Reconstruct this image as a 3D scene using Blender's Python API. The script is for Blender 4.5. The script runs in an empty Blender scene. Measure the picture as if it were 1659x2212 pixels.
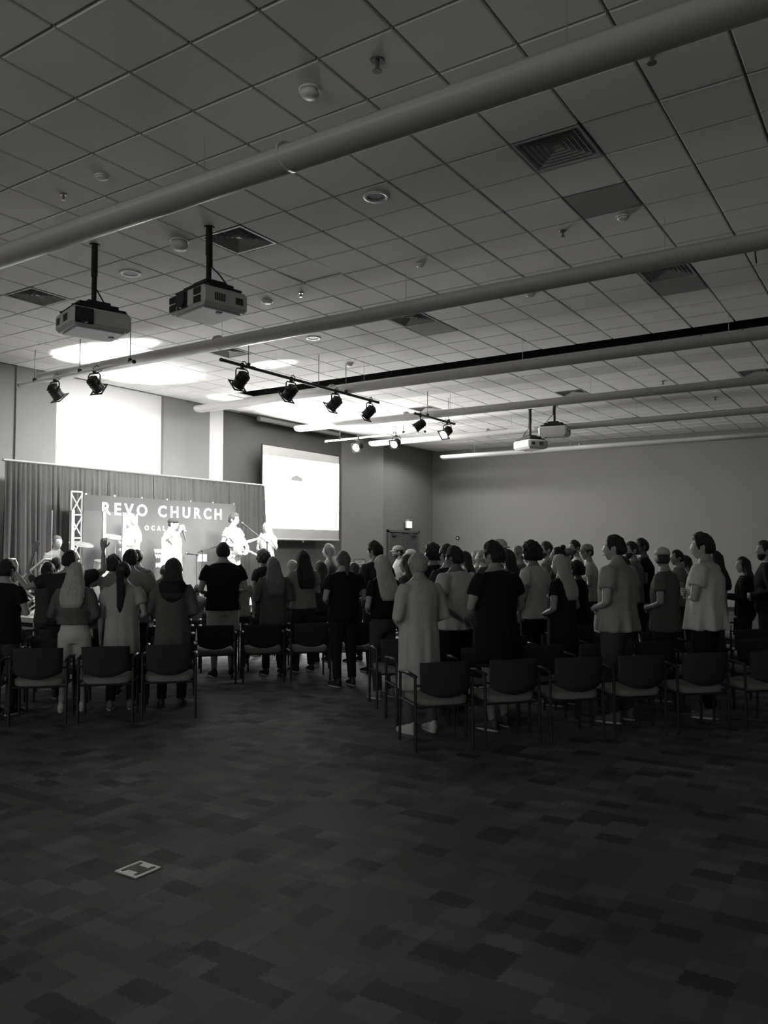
import bpy, bmesh, math, random
from mathutils import Vector, Matrix, noise
S = bpy.context.scene
COL = S.collection
R = math.radians
# ---------------------------------------------------------------- camera
F, YAW, PIT, EYE = 1750.0, R(33.2), math.atan(82/1750), 1.72
CZ = EYE + 3.42                      # ceiling height
cam = bpy.data.cameras.new('camera'); camo = bpy.data.objects.new('camera', cam); COL.objects.link(camo)
camo.location = (0, 0, EYE); camo.rotation_euler = (R(90) + PIT, 0, YAW)
cam.sensor_fit = 'VERTICAL'; cam.sensor_height = 24; cam.lens = 24*F/2212; cam.clip_start = .05; cam.clip_end = 100
S.camera = camo
# ---------------------------------------------------------------- world, exposure
w = bpy.data.worlds.new('world'); S.world = w; w.use_nodes = True
w.node_tree.nodes['Background'].inputs[0].default_value = (1, .99, .97, 1)
w.node_tree.nodes['Background'].inputs[1].default_value = 0.48
S.view_settings.view_transform = 'Standard'; S.view_settings.look = 'None'; S.view_settings.gamma = 1
S.view_settings.use_curve_mapping = False; S.view_settings.exposure = 1.3
S.cycles.max_bounces = 8; S.cycles.diffuse_bounces = 5; S.cycles.transparent_max_bounces = 12
S.cycles.sample_clamp_indirect = 4
# ---------------------------------------------------------------- lights that are not in a lamp's own builder
def lamp(name, kind, loc, power, target=None, **kw):
    l = bpy.data.lights.new(name, kind); l.energy = power
    for k, v in kw.items(): setattr(l, k, v)
    o = bpy.data.objects.new(name, l); COL.objects.link(o); o.location = loc
    if target is not None:
        o.rotation_euler = (Vector(target) - Vector(loc)).to_track_quat('-Z', 'Y').to_euler()
    return o
# uplights standing behind the drape wash the white wall panels and the ceiling over the stage
UP = [((-13.15, 10.1, 1.0), (-13.9, 10.6, 3.3), 36, 75), ((-13.15, 11.8, 1.0), (-13.9, 11.4, 3.3), 36, 75),
      ((-13.5, 13.95, 1.0), (-14.0, 13.95, 4.4), 60, 28)]
CE = [((-13.35, 9.0, 3.55), (-12.0, 9.0, CZ), 520, 40), ((-13.35, 10.6, 3.4), (-12.5, 10.5, CZ), 150, 60),
      ((-13.3, 11.2, 3.3), (-9.85, 11.2, CZ), 2200, 7.5), ((-13.4, 14.9, 3.0), (-12.5, 15.2, CZ), 800, 48),
      ((-13.3, 14.9, 3.0), (-11.3, 15.65, CZ), 900, 22), ((-13.3, 13.2, 3.4), (-12.8, 13.1, CZ), 120, 28), ((-13.3, 8.6, 3.6), (-10.9, 8.8, CZ), 700, 13)]
for i, (a, b, e, s) in enumerate(UP + CE):
    lamp('uplight_beam', 'SPOT', a, e, b, spot_size=R(s), spot_blend=.5 if s > 25 else .25, shadow_soft_size=.06)
# the worship wash: light from the lamps over the stage, then added fill lamps
lamp('stage_wash', 'AREA', (-9.0, 10.9, 4.45), 170, (-12.2, 11.2, 1.6), shape='RECTANGLE', size=4.0, size_y=.4, spread=R(110))
lamp('added_ceiling_spill', 'AREA', (-12.4, 10.6, 3.1), 16, (-9.5, 10.8, CZ), shape='RECTANGLE', size=6.0, size_y=.3)  # unseen area light added to widen the glow on the ceiling
for x, ys in ((-8.0, (6.5, 10.2, 13.9)), (-4.3, (10.2, 13.9))):     # weak fill spots added under the ceiling, no lit fixture there
    for y in ys: lamp('ceiling_fill', 'SPOT', (x, y, CZ-.06), 3, (x, y, 0), spot_size=R(130), spot_blend=1, shadow_soft_size=.12)

for x, y, e in ((-12.0, 17.8, 26), (-12.0, 21.6, 90), (-8.0, 17.6, 9), (-8.0, 21.2, 16), (-4.3, 21.2, 8)):   # stronger added fill spots, lifting the door and far walls
    lamp('ceiling_fill', 'SPOT', (x, y, CZ-.06), e, (x, y, 0), spot_size=R(160), spot_blend=.3, shadow_soft_size=.12)

# ---------------------------------------------------------------- helpers
def ray(u, v):
    a = (u - 829.5)/F; b = (1106 - v)/F
    up = b*math.cos(PIT) + math.sin(PIT); fw = math.cos(PIT) - b*math.sin(PIT)
    return Vector((a*math.cos(YAW) - fw*math.sin(YAW), a*math.sin(YAW) + fw*math.cos(YAW), up))
def onz(u, v, z):
    d = ray(u, v); return d*((z - EYE)/d.z) + Vector((0, 0, EYE))
def onx(u, v, x):
    d = ray(u, v); return d*(x/d.x) + Vector((0, 0, EYE))
def at(u, fw):                        # floor point under a picture column, fw metres ahead
    a = (u - 829.5)/F*1.0
    return Vector(((a*math.cos(YAW) - math.sin(YAW))*fw, (a*math.sin(YAW) + math.cos(YAW))*fw, 0))
def fwd(p): return -p[0]*math.sin(YAW) + p[1]*math.cos(YAW)

MATS = {}
def lin(v): return v
def mat(name, g, rough=.8, bump=0, bscale=30, noise_amt=0, nscale=8, metal=0, emit=0, spec=.3, stretch=None):
    if name in MATS: return MATS[name]
    m = bpy.data.materials.new(name); m.use_nodes = True; nt = m.node_tree; b = nt.nodes['Principled BSDF']
    c = (g*1.01, g, g*.975, 1)
    b.inputs['Base Color'].default_value = c; b.inputs['Roughness'].default_value = rough; b.inputs['Metallic'].default_value = metal
    b.inputs['Specular IOR Level'].default_value = spec
    if emit:
        b.inputs['Emission Color'].default_value = (1, .99, .97, 1); b.inputs['Emission Strength'].default_value = emit
    if bump or noise_amt:
        tc = nt.nodes.new('ShaderNodeTexCoord'); src = tc.outputs['Object']
        if stretch:
            mp = nt.nodes.new('ShaderNodeMapping'); mp.inputs['Scale'].default_value = stretch
            nt.links.new(src, mp.inputs['Vector']); src = mp.outputs['Vector']
    if bump:
        n = nt.nodes.new('ShaderNodeTexNoise'); n.inputs['Scale'].default_value = bscale; n.inputs['Detail'].default_value = 4
        nt.links.new(src, n.inputs['Vector'])
        bp = nt.nodes.new('ShaderNodeBump'); bp.inputs['Strength'].default_value = bump; bp.inputs['Distance'].default_value = .02
        nt.links.new(n.outputs['Fac'], bp.inputs['Height']); nt.links.new(bp.outputs['Normal'], b.inputs['Normal'])
    if noise_amt:
        n = nt.nodes.new('ShaderNodeTexNoise'); n.inputs['Scale'].default_value = nscale; n.inputs['Detail'].default_value = 3
        nt.links.new(src, n.inputs['Vector'])
        cr = nt.nodes.new('ShaderNodeMapRange'); cr.inputs['To Min'].default_value = max(0, 1 - noise_amt); cr.inputs['To Max'].default_value = 1 + noise_amt
        nt.links.new(n.outputs['Fac'], cr.inputs['Value'])
        mx = nt.nodes.new('ShaderNodeVectorMath'); mx.operation = 'SCALE'; mx.inputs[0].default_value = c[:3]
        nt.links.new(cr.outputs['Result'], mx.inputs['Scale']); nt.links.new(mx.outputs[0], b.inputs['Base Color'])
    MATS[name] = m; return m
def cloth(g): return mat('cloth_%03d' % round(g*1000), g, .9, .35, 45, .12, 12, spec=.15)
def hairm(g): return mat('hair_%03d' % round(g*1000), g, .55, .8, 60, .45, 30, spec=.35, stretch=(3, 3, .35))
def skin(g): return mat('skin_%03d' % round(g*1000), g, .55, .05, 60, spec=.4)

class MB:
    def __init__(s): s.v = []; s.f = []; s.m = []
    def add(s, v, f, mi=0):
        k = len(s.v); s.v += [tuple(p) for p in v]; s.f += [tuple(i + k for i in q) for q in f]; s.m += [mi]*len(f); return s
    def box(s, c, d, mi=0, rz=0, M=None, bev=0):
        hx, hy, hz = d[0]/2, d[1]/2, d[2]/2
        if bev:
            b = min(bev, hx*.9, hy*.9, hz*.9); V = []; Fc = []
            for sx in (-1, 1):
                for sy in (-1, 1):
                    for sz in (-1, 1):
                        V += [(sx*(hx - b), sy*(hy - b), sz*hz), (sx*(hx - b), sy*hy, sz*(hz - b)), (sx*hx, sy*(hy - b), sz*(hz - b))]
            bm = bmesh.new(); [bm.verts.new(p) for p in V]; bmesh.ops.convex_hull(bm, input=bm.verts[:]); bm.verts.index_update()
            V = [Vector(q.co) for q in bm.verts]; Fc = [tuple(q.index for q in f.verts) for f in bm.faces]; bm.free()
        else:
            V = [Vector((x*hx, y*hy, z*hz)) for x in (-1, 1) for y in (-1, 1) for z in (-1, 1)]
            Fc = [(0, 1, 3, 2), (4, 6, 7, 5), (0, 4, 5, 1), (2, 3, 7, 6), (0, 2, 6, 4), (1, 5, 7, 3)]
        T = Matrix.Translation(Vector(c)) @ Matrix.Rotation(rz, 4, 'Z')
        if M is not None: T = M @ T
        return s.add([T @ Vector(p) for p in V], Fc, mi)
    def tube(s, pts, rad, n=8, mi=0, flat=1.0, up=(0, 0, 1)):
        pts = [Vector(p) for p in pts]
        if not hasattr(rad, '__len__'): rad = [rad]*len(pts)
        V = []; Fc = []
        prev = None
        for i, p in enumerate(pts):
            d = (pts[min(i+1, len(pts)-1)] - pts[max(i-1, 0)]).normalized()
            if prev is None:
                a = Vector(up)
                if abs(d.dot(a)) > .95: a = Vector((0, 1, 0))
                x = d.cross(a).normalized()
            else:
                x = (prev - d*prev.dot(d)).normalized()
            prev = x; y = d.cross(x)
            for k in range(n):
                t = 2*math.pi*k/n; V.append(p + (x*math.cos(t) + y*math.sin(t)*flat)*rad[i])
        m = len(pts)
        for i in range(m-1):
            for k in range(n): Fc.append((i*n+k, i*n+(k+1) % n, (i+1)*n+(k+1) % n, (i+1)*n+k))
        Fc.append(tuple(range(n-1, -1, -1))); Fc.append(tuple((m-1)*n+k for k in range(n)))
        return s.add(V, Fc, mi)
    def loft(s, rings, n=28, mi=0, fold=0, nf=9, ph=0, M=None):
        # rings: (x, y, z, rx, ry[, fold amount, squareness])
        V = []; Fc = []
        for g in rings:
            x, y, z, rx, ry = g[:5]; fa = g[5] if len(g) > 5 else 0; e = g[6] if len(g) > 6 else 1
            for k in range(n):
                t = 2*math.pi*k/n; c, q = math.cos(t), math.sin(t)
                c = math.copysign(abs(c)**e, c); q = math.copysign(abs(q)**e, q)
                r = 1 + fa*(math.sin(nf*t + ph + z*2) + .5*math.sin((nf*1.7)//1*t + 2*ph - z*3))
                p = Vector((x + rx*c*r, y + ry*q*r, z)); V.append(M @ p if M is not None else p)
        m = len(rings)
        for i in range(m-1):
            for k in range(n): Fc.append((i*n+k, i*n+(k+1) % n, (i+1)*n+(k+1) % n, (i+1)*n+k))
        Fc.append(tuple(range(n-1, -1, -1))); Fc.append(tuple((m-1)*n+k for k in range(n)))
        return s.add(V, Fc, mi)
    def ball(s, c, r, n=10, mi=0, M=None):
        if not hasattr(r, '__len__'): r = (r, r, r)
        rings = []
        for i in range(1, n):
            a = math.pi*i/n; rings.append((c[0], c[1], c[2] - r[2]*math.cos(a), r[0]*math.sin(a), r[1]*math.sin(a)))
        return s.loft(rings, max(8, n*2), mi, M=M)
    def prism(s, poly, z0, z1, mi=0, M=None):
        n = len(poly); V = [Vector((x, y, z0)) for x, y in poly] + [Vector((x, y, z1)) for x, y in poly]
        if M is not None: V = [M @ p for p in V]
        return s.add(V, [tuple(range(n-1, -1, -1)), tuple(range(n, 2*n))] + [(k, (k+1) % n, n+(k+1) % n, n+k) for k in range(n)], mi)
    def mesh(s, name, ms, smooth=False):
        me = bpy.data.meshes.new(name); me.from_pydata(s.v, [], s.f)
        for m in (ms if isinstance(ms, (list, tuple)) else [ms]): me.materials.append(m)
        me.polygons.foreach_set('material_index', s.m)
        if smooth: me.polygons.foreach_set('use_smooth', [True]*len(s.f))
        me.update(); return me
    def obj(s, name, ms, parent=None, smooth=False, fix=True):
        me = s.mesh(name, ms, smooth)
        if fix:
            bm = bmesh.new(); bm.from_mesh(me); bmesh.ops.recalc_face_normals(bm, faces=bm.faces); bm.to_mesh(me); bm.free()
        o = bpy.data.objects.new(name, me); COL.objects.link(o)
        if parent: o.parent = parent
        return o
def tag(o, label=None, cat=None, group=None, kind=None):
    if label: o['label'] = label
    if cat: o['category'] = cat
    if group: o['group'] = group
    if kind: o['kind'] = kind
    return o
def empty(name, loc, rz=0, label=None, cat=None, group=None):
    o = bpy.data.objects.new(name, None); COL.objects.link(o); o.location = loc; o.rotation_euler = (0, 0, rz)
    o.empty_display_size = .1
    return tag(o, label, cat, group)
def dup(root, loc, rz, label=None):
    def cp(o, par):
        c = o.copy(); COL.objects.link(c); c.parent = par
        for ch in [q for q in KIDS.get(o.name, [])]: cp(ch, c)
        return c
    KIDS = {}
    for q in bpy.data.objects:
        if q.parent: KIDS.setdefault(q.parent.name, []).append(q)
    c = cp(root, None); c.location = loc; c.rotation_euler = (0, 0, rz)
    if label: c['label'] = label
    return c
def text_mesh(txt, size, depth, name, m, spacing=1.0, offset=0, parent=None):
    cu = bpy.data.curves.new('t', 'FONT'); cu.body = txt; cu.size = size; cu.extrude = depth; cu.space_character = spacing
    cu.offset = offset; cu.align_x = 'CENTER'; cu.align_y = 'CENTER'; cu.resolution_u = 3
    o = bpy.data.objects.new('t', cu); COL.objects.link(o)
    bpy.context.view_layer.update()
    me = bpy.data.meshes.new_from_object(o.evaluated_get(bpy.context.evaluated_depsgraph_get()))
    bpy.data.objects.remove(o); me.name = name; me.materials.clear(); me.materials.append(m)
    q = bpy.data.objects.new(name, me); COL.objects.link(q)
    if parent: q.parent = parent
    return q
# ---------------------------------------------------------------- the room
M_WALL = mat('wall_paint', .22, .85, .05, 120, .04, 1.5)
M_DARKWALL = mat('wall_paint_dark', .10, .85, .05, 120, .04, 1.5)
M_WHITE = mat('white_paint', .75, .8, .03, 120)
M_TILE = mat('ceiling_tile', .8, .95, .12, 220, .05, 60)
M_GRID = mat('ceiling_grid', .35, .7)
M_BLACK = mat('black_metal', .015, .45)
M_PIT = mat('black_void', .004, 1)
M_SILVER = mat('silver_metal', .6, .3, metal=.8)
M_LWHITE = mat('white_plastic', .6, .4)
YF, XL, XR, YB = 24.5, -14.0, 4.0, -8.0
def carpet():
    m = bpy.data.materials.new('carpet'); m.use_nodes = True; nt = m.node_tree; N = nt.nodes; L = nt.links; b = N['Principled BSDF']
    b.inputs['Roughness'].default_value = .72; b.inputs['Specular IOR Level'].default_value = .4
    tc = N.new('ShaderNodeTexCoord')
    wz = N.new('ShaderNodeTexNoise'); wz.inputs['Scale'].default_value = 60; L.new(tc.outputs['Object'], wz.inputs['Vector'])
    w1 = N.new('ShaderNodeVectorMath'); w1.operation = 'MULTIPLY_ADD'; w1.inputs[1].default_value = (.05, .05, 0); L.new(wz.outputs['Color'], w1.inputs[0]); L.new(tc.outputs['Object'], w1.inputs[2]); warp = w1.outputs[0]
    def cells(sx, sy, ox, oy):
        mp = N.new('ShaderNodeMapping'); mp.inputs['Scale'].default_value = (1/sx, 1/sy, 0); mp.inputs['Location'].default_value = (ox, oy, 0)
        L.new(warp, mp.inputs['Vector'])
        fl = N.new('ShaderNodeVectorMath'); fl.operation = 'FLOOR'; L.new(mp.outputs[0], fl.inputs[0])
        wn = N.new('ShaderNodeTexWhiteNoise'); wn.noise_dimensions = '2D'; L.new(fl.outputs[0], wn.inputs['Vector']); return wn.outputs['Value']
    def ramp(s, pts):
        r = N.new('ShaderNodeValToRGB'); r.color_ramp.interpolation = 'CONSTANT'; e = r.color_ramp.elements
        for i, (p, g) in enumerate(pts):
            q = e[i] if i < 2 else e.new(p)
            q.position = p; q.color = (g, g, g, 1)
        L.new(s, r.inputs[0]); return r.outputs[0]
    def mul(a, c):
        x = N.new('ShaderNodeMix'); x.data_type = 'RGBA'; x.blend_type = 'MULTIPLY'; x.inputs[0].default_value = 1
        L.new(a, x.inputs[6]); L.new(c, x.inputs[7]); return x.outputs[2]
    a = ramp(cells(.203, .127, 0, 0), [(0, .42), (.14, .85), (.3, 1.0), (.82, 1.35)])
    c = ramp(cells(.127, .203, .37, .21), [(0, .65), (.1, 1.0), (.9, 1.25)])
    d = ramp(cells(.61, .61, .1, .3), [(0, .85), (.5, 1.0)])
    nz = N.new('ShaderNodeTexNoise'); nz.inputs['Scale'].default_value = 1.2; L.new(tc.outputs['Object'], nz.inputs['Vector'])
    mr = N.new('ShaderNodeMapRange'); mr.inputs['To Min'].default_value = .054; mr.inputs['To Max'].default_value = .112; L.new(nz.outputs[0], mr.inputs[0])
    o = mul(mul(a, c), d); o = mul(o, mr.outputs[0]); L.new(o, b.inputs['Base Color'])
    n2 = N.new('ShaderNodeTexNoise'); n2.inputs['Scale'].default_value = 350; L.new(tc.outputs['Object'], n2.inputs['Vector'])
    bp = N.new('ShaderNodeBump'); bp.inputs['Strength'].default_value = .4; bp.inputs['Distance'].default_value = .005
    L.new(n2.outputs[0], bp.inputs['Height']); L.new(bp.outputs[0], b.inputs['Normal'])
    return m
o = MB().box(((XL+XR)/2, (YB+YF)/2, -.1), (XR-XL+1, YF-YB+1, .2)).obj('floor', carpet()); tag(o, kind='structure')
o = MB().box(((XL+XR)/2, YF+.1, CZ/2), (XR-XL+.4, .2, CZ+.6)).obj('wall_back', M_WALL); tag(o, kind='structure')
o = MB().box((XR+.1, (YB+YF)/2, CZ/2), (.2, YF-YB, CZ+.6)).obj('wall_right', M_WALL); tag(o, kind='structure')
# wall behind the camera left out so even world light fills the hall
# stage wall: plain face, piers, and white recessed panels between them
wl = MB()
def seg(mb, y0, y1, x, z0=0, z1=CZ, back=-14.6, mi=0): mb.box(((x+back)/2, (y0+y1)/2, (z0+z1)/2), (x-back, y1-y0, z1-z0), mi)
seg(wl, YB, 8.73, -13.9); seg(wl, 8.73, 9.57, -13.85)
seg(wl, 9.57, 12.25, -13.93, mi=1); seg(wl, 12.25, 12.92, -13.85); seg(wl, 12.92, 13.72, -13.92)
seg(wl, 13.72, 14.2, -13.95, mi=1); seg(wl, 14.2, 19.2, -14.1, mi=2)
wl.add([(-14.6, 19.2, 0), (-14.05, 19.2, 0), (-13.75, 20.98, 0), (-14.6, 20.98, 0), (-14.6, 19.2, CZ), (-14.05, 19.2, CZ), (-13.75, 20.98, CZ), (-14.6, 20.98, CZ)],
       [(3, 2, 1, 0), (4, 5, 6, 7), (0, 1, 5, 4), (1, 2, 6, 5), (2, 3, 7, 6), (3, 0, 4, 7)])
seg(wl, 20.98, YF, -14.0)
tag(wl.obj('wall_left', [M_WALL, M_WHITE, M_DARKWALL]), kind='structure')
for i, (y0, y1, x) in enumerate([(YB, 8.73, -13.9), (14.2, 19.2, -14.1), (20.98, 21.5, -14.0), (23.5, YF, -14.0)]):
    tag(MB().box((x+.01, (y0+y1)/2, .06), (.02, y1-y0, .12)).obj('baseboard_left', M_BLACK), kind='structure')
tag(MB().box((-5, YF-.01, .06), (18, .02, .12)).obj('baseboard_back', M_BLACK), kind='structure')
# ceiling: grid plane with a track slot, 2 ft tiles hanging proud of it
PX, PY, OX, OY, GAP = .6125, .6096, -4.607, 3.72, .022
SY0, SY1, SX0 = OY+15*PY-.06, OY+16*PY-.06, -12.25
c = MB(); ZG = CZ + .012
def slab(x0, x1, y0, y1, z0=ZG, z1=ZG+.25): c.box(((x0+x1)/2, (y0+y1)/2, (z0+z1)/2), (x1-x0, y1-y0, z1-z0))
slab(XL-.6, XR+.2, YB-.2, SY0); slab(XL-.6, XR+.2, SY1, YF+.2); slab(XL-.6, SX0, SY0, SY1)
CEIL = tag(c.obj('ceiling', M_GRID), kind='structure')
c = MB(); c.box(((SX0+XR)/2, SY0+.01, CZ+.14), (XR-SX0, .02, .28)); c.box(((SX0+XR)/2, SY1-.01, CZ+.14), (XR-SX0, .02, .28))
c.box(((SX0+XR)/2, (SY0+SY1)/2, CZ+.27), (XR-SX0, SY1-SY0, .02)); c.box((SX0+.01, (SY0+SY1)/2, CZ+.14), (.02, SY1-SY0, .28))
c.box(((SX0+XR)/2, (SY0+SY1)/2, CZ+.2), (XR-SX0-.1, .12, .06))
tag(c.obj('track_slot', M_PIT, CEIL), 'black recessed slot for a movable partition')
def cell(i, j): return OX + i*PX, OY + j*PY
DIFF = {(-9, 4), (-3, 4), (3, 4), (-3, 10), (3, 10), (-9, 10), (-9, 21), (-3, 21), (3, 21), (-3, 28), (-9, 28)}
DARKT = {(3, 6), (-3, 11), (3, 11)}
SINK = {(-3, 6)}
cells = []
for i in range(-16, 14):
    for j in range(-19, 35):
        x0, y0 = cell(i, j)
        if x0 < -14.3 or x0 > XR-.3 or y0 > YF-.3 or y0 < YB: continue
        if (i, j) in DIFF: continue
        if j == 15 and x0 > SX0-.5: continue
        xc, yc = x0+PX/2, y0+PY/2; q = xc*math.cos(YAW)+yc*math.sin(YAW); fw = fwd((xc, yc))
        vis = fw > 2.2 and abs(q)/fw < .55
        cells.append((vis, fw, i, j, xc, yc))
def tile_mb(mb, x, y, z, w=PX-GAP, h=PY-GAP, t=.03, b=.006):
    V = [(x-w/2, y-h/2, z+t), (x+w/2, y-h/2, z+t), (x+w/2, y+h/2, z+t), (x-w/2, y+h/2, z+t),
         (x-w/2, y-h/2, z+b), (x+w/2, y-h/2, z+b), (x+w/2, y+h/2, z+b), (x-w/2, y+h/2, z+b),
         (x-w/2+b, y-h/2+b, z), (x+w/2-b, y-h/2+b, z), (x+w/2-b, y+h/2-b, z), (x-w/2+b, y+h/2-b, z)]
    Fq = [(0, 1, 2, 3)] + [(k, (k+1) % 4+0, 4+(k+1) % 4, 4+k) for k in range(4)] + [(4+k, 4+(k+1) % 4, 8+(k+1) % 4, 8+k) for k in range(4)] + [(8, 9, 10, 11)]
    mb.add(V, Fq)
tm = MB(); tile_mb(tm, 0, 0, 0); tmesh = tm.obj('ceiling_tile', M_TILE); TM = tmesh.data; bpy.data.objects.remove(tmesh)
M_TILED = mat('perforated_panel', .3, .9, .3, 300)
TMD = TM.copy(); TMD.materials.clear(); TMD.materials.append(M_TILED)
cells.sort(key=lambda q: (not q[0], q[1]))
random.seed(4)
rest = MB()
for k, (vis, fw, i, j, x, y) in enumerate(cells):
    z = CZ - .016 + random.uniform(-.002, .002)
    if k < 295 and vis or (i, j) in DARKT:
        o = bpy.data.objects.new('ceiling_tile', TMD if (i, j) in DARKT else TM); COL.objects.link(o); o.parent = CEIL
        o.location = (x, y, z + (.012 if (i, j) in SINK else 0))
        if (i, j) in SINK: o.rotation_euler = (R(1.1), R(-.6), 0)
        if (i, j) in DARKT: o['label'] = 'darker perforated return panel'
    else:
        tile_mb(rest, x, y, z)
o = rest.obj('ceiling_tile_field', M_TILE, CEIL); tag(o, kind='stuff')
# diffusers: square cones of louvres
def diffuser():
    r = empty('air_diffuser', (0, 0, 0)); w = PX-.02
    mb = MB()
    for k in range(6):
        a = w/2*(1-k*.155) - .02; b = a - .026; z0 = .0+k*.003; z1 = z0+.03
        V = []
        for q, z in ((a, z0), (b, z1), (b-.003, z1+.003), (a-.003, z0+.004)):
            V += [(-q, -q, z), (q, -q, z), (q, q, z), (-q, q, z)]
        Fq = [(4*p+s, 4*p+(s+1) % 4, 4*((p+1) % 4)+(s+1) % 4, 4*((p+1) % 4)+s) for p in range(4) for s in range(4)]
        mb.add(V, Fq)
    mb.box((0, 0, .03), (.06, .06, .01))
    mb.obj('louvre', mat('diffuser_metal', .4, .4), r)
    f = MB(); a = w/2
    for s in (-1, 1): f.box((s*(a-.012), 0, 0), (.024, w, .012)); f.box((0, s*(a-.012), 0), (w-.048, .024, .012))
    f.obj('frame', mat('diffuser_metal', .4, .4), r)
    MB().box((0, 0, .045), (w, w, .004)).obj('duct_throat', M_PIT, r)
    return r
DL = {(3, 4): 'square louvred ceiling vent above the right chairs, largest and nearest', (-3, 4): 'square louvred vent beside the right front projector pole', (-9, 4): 'square louvred vent above and left of the left projector',
      (-3, 10): 'square vent just beyond the second long ceiling light, mid ceiling', (3, 10): 'square vent behind the second long light at the right edge', (-9, 10): 'vent near the left end of the spotlight bar over the stage',
      (-9, 21): 'small vent above the short two-lamp spotlight bar', (-3, 21): 'far square vent above the pair of distant projectors', (3, 21): 'far vent beside the black track slot at right edge',
      (-3, 28): 'farthest square vent right of the distant projectors', (-9, 28): 'farthest square vent left of the distant projectors'}
d0 = None
for (i, j), lb in DL.items():
    x, y = cell(i, j); p = (x+PX/2, y+PY/2, CZ-.014)
    if d0 is None: d0 = diffuser(); d0.location = p; o = d0
    else: o = dup(d0, p, 0)
    tag(o, lb, 'air vent', 'square ceiling air diffusers')
# long suspended linear fixtures, half-round undersides
FIX = [(4.64, -12.2, 4, 'nearest long tubular light hung across the ceiling foreground', [(-3.9)]), (8.36, -12.55, 4, 'second long tubular light, passing above the spotlight bars', [-8.3]),
       (12.02, -12.6, 4, 'third long tubular light, beside the black ceiling slot', [-9.0]), (15.3, -12.6, 4, 'fourth long tubular light, above the far projectors', [-9.4]),
       (18.6, -12.65, 4, 'fifth long tubular light near the far corner', [-9.0]), (22.6, -12.62, 4, 'farthest long tubular light in front of the back wall', [-8.0])]
M_FIX = mat('fixture_enamel', .5, .3)
for y, x0, x1, lb, joints in FIX:
    r = empty('linear_light', (x0, y, CZ-.44), 0, lb, 'ceiling light', 'long suspended linear lights')
    L = x1-.1-x0; a, h = .145, .10
    prof = [(-a*math.cos(math.pi*k/12), -h*math.sin(math.pi*k/12)**.8) for k in range(13)] + [(a*.9, .03), (-a*.9, .03)]
    mb = MB(); n = len(prof); V = []
    for x, s in ((0, .35), (.05, .85), (.14, 1), (L, 1)): V += [(x, p*s, q*s) for p, q in prof]
    Fq = [(i*n+k, i*n+(k+1) % n, (i+1)*n+(k+1) % n, (i+1)*n+k) for i in range(3) for k in range(n)] + [tuple(range(n)), tuple(range(3*n, 4*n))]
    mb.add(V, Fq); mb.obj('housing', M_FIX, r, True)
    jb = MB()
    for x in joints: jb.loft([(0, 0, -.012, 1, 1), (0, 0, .012, 1, 1)], 24, M=Matrix.Translation((x-x0, 0, 0)) @ Matrix.Rotation(R(90), 4, 'Y') @ Matrix.Diagonal((h*1.06, a*1.03, 1, 1)))
    jb.obj('joint_band', M_FIX, r)
    for x in (1.2, 4.3, 7.4, 10.5, 13.6):
        if x < L: MB().tube([(x, 0, .02), (x, 0, .415)], .004, 5).obj('suspension_wire', M_SILVER, r)
# small ceiling devices
def ring_can(u, v, lb, r=.13):
    p = onz(u, v, CZ-.02); o = empty('recessed_downlight', (p.x, p.y, CZ-.02), 0, lb, 'downlight', 'round recessed downlights')
    mb = MB()
    for k in range(24):
        t0, t1 = 2*math.pi*k/24, 2*math.pi*(k+1)/24
        V = [(q*math.cos(t), q*math.sin(t), z) for t in (t0, t1) for q, z in ((r, 0), (r*.97, -.012), (r*.68, -.006), (r*.62, .012))]
        mb.add(V, [(0, 1, 5, 4), (1, 2, 6, 5), (2, 3, 7, 6)])
    mb.obj('trim_ring', mat('can_trim', .75, .35), o, True)
    MB().loft([(0, 0, -.001, r*.66, r*.66), (0, 0, .001, r*.6, r*.6)], 24).obj('baffle', mat('can_baffle', .12, .5), o)
ring_can(813, 425, 'round recessed downlight right of the nearest long ceiling light'); ring_can(282, 590, 'round recessed downlight between the two front projectors')
ring_can(677, 730, 'round recessed downlight beyond the second long ceiling light', .12)
def puck(u, v, lb, r=.07, h=.05, g=.7, name='smoke_detector', cat='smoke detector'):
    p = onz(u, v, CZ-.02); o = empty(name, (p.x, p.y, CZ-.02), 0, lb, cat)
    MB().loft([(0, 0, 0, r*1.1, r*1.1), (0, 0, -.015, r*1.1, r*1.1)], 20).obj('base_plate', mat('det', g, .4), o)
    MB().loft([(0, 0, -.015, r*.85, r*.85), (0, 0, -h*.6, r*.95, r*.95), (0, 0, -h, r*.7, r*.7), (0, 0, -h*1.08, r*.3, r*.3)], 20).obj('sensor_dome', mat('det', g, .4), o, True)
puck(388, 520, 'white round smoke detector beside the right front projector pole', .1, .1)
puck(669, 193, 'round detector on the ceiling above the nearest long light', .075, .06)
puck(577, 651, 'small round detector right of the right front projector', .07, .03)
puck(220, 380, 'small round detector on the left ceiling tiles', .06, .03, .5)
puck(907, 571, 'small detector in front of the second long ceiling light', .05, .03, .5)
puck(1345, 467, 'small detector beyond the darker ceiling panel at right', .06, .04, .6)
puck(1145, 635, 'small detector just beyond the second long light', .06, .04, .6)
puck(755, 786, 'small detector near the black slot over the spotlight bar', .06, .04, .7)
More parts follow.
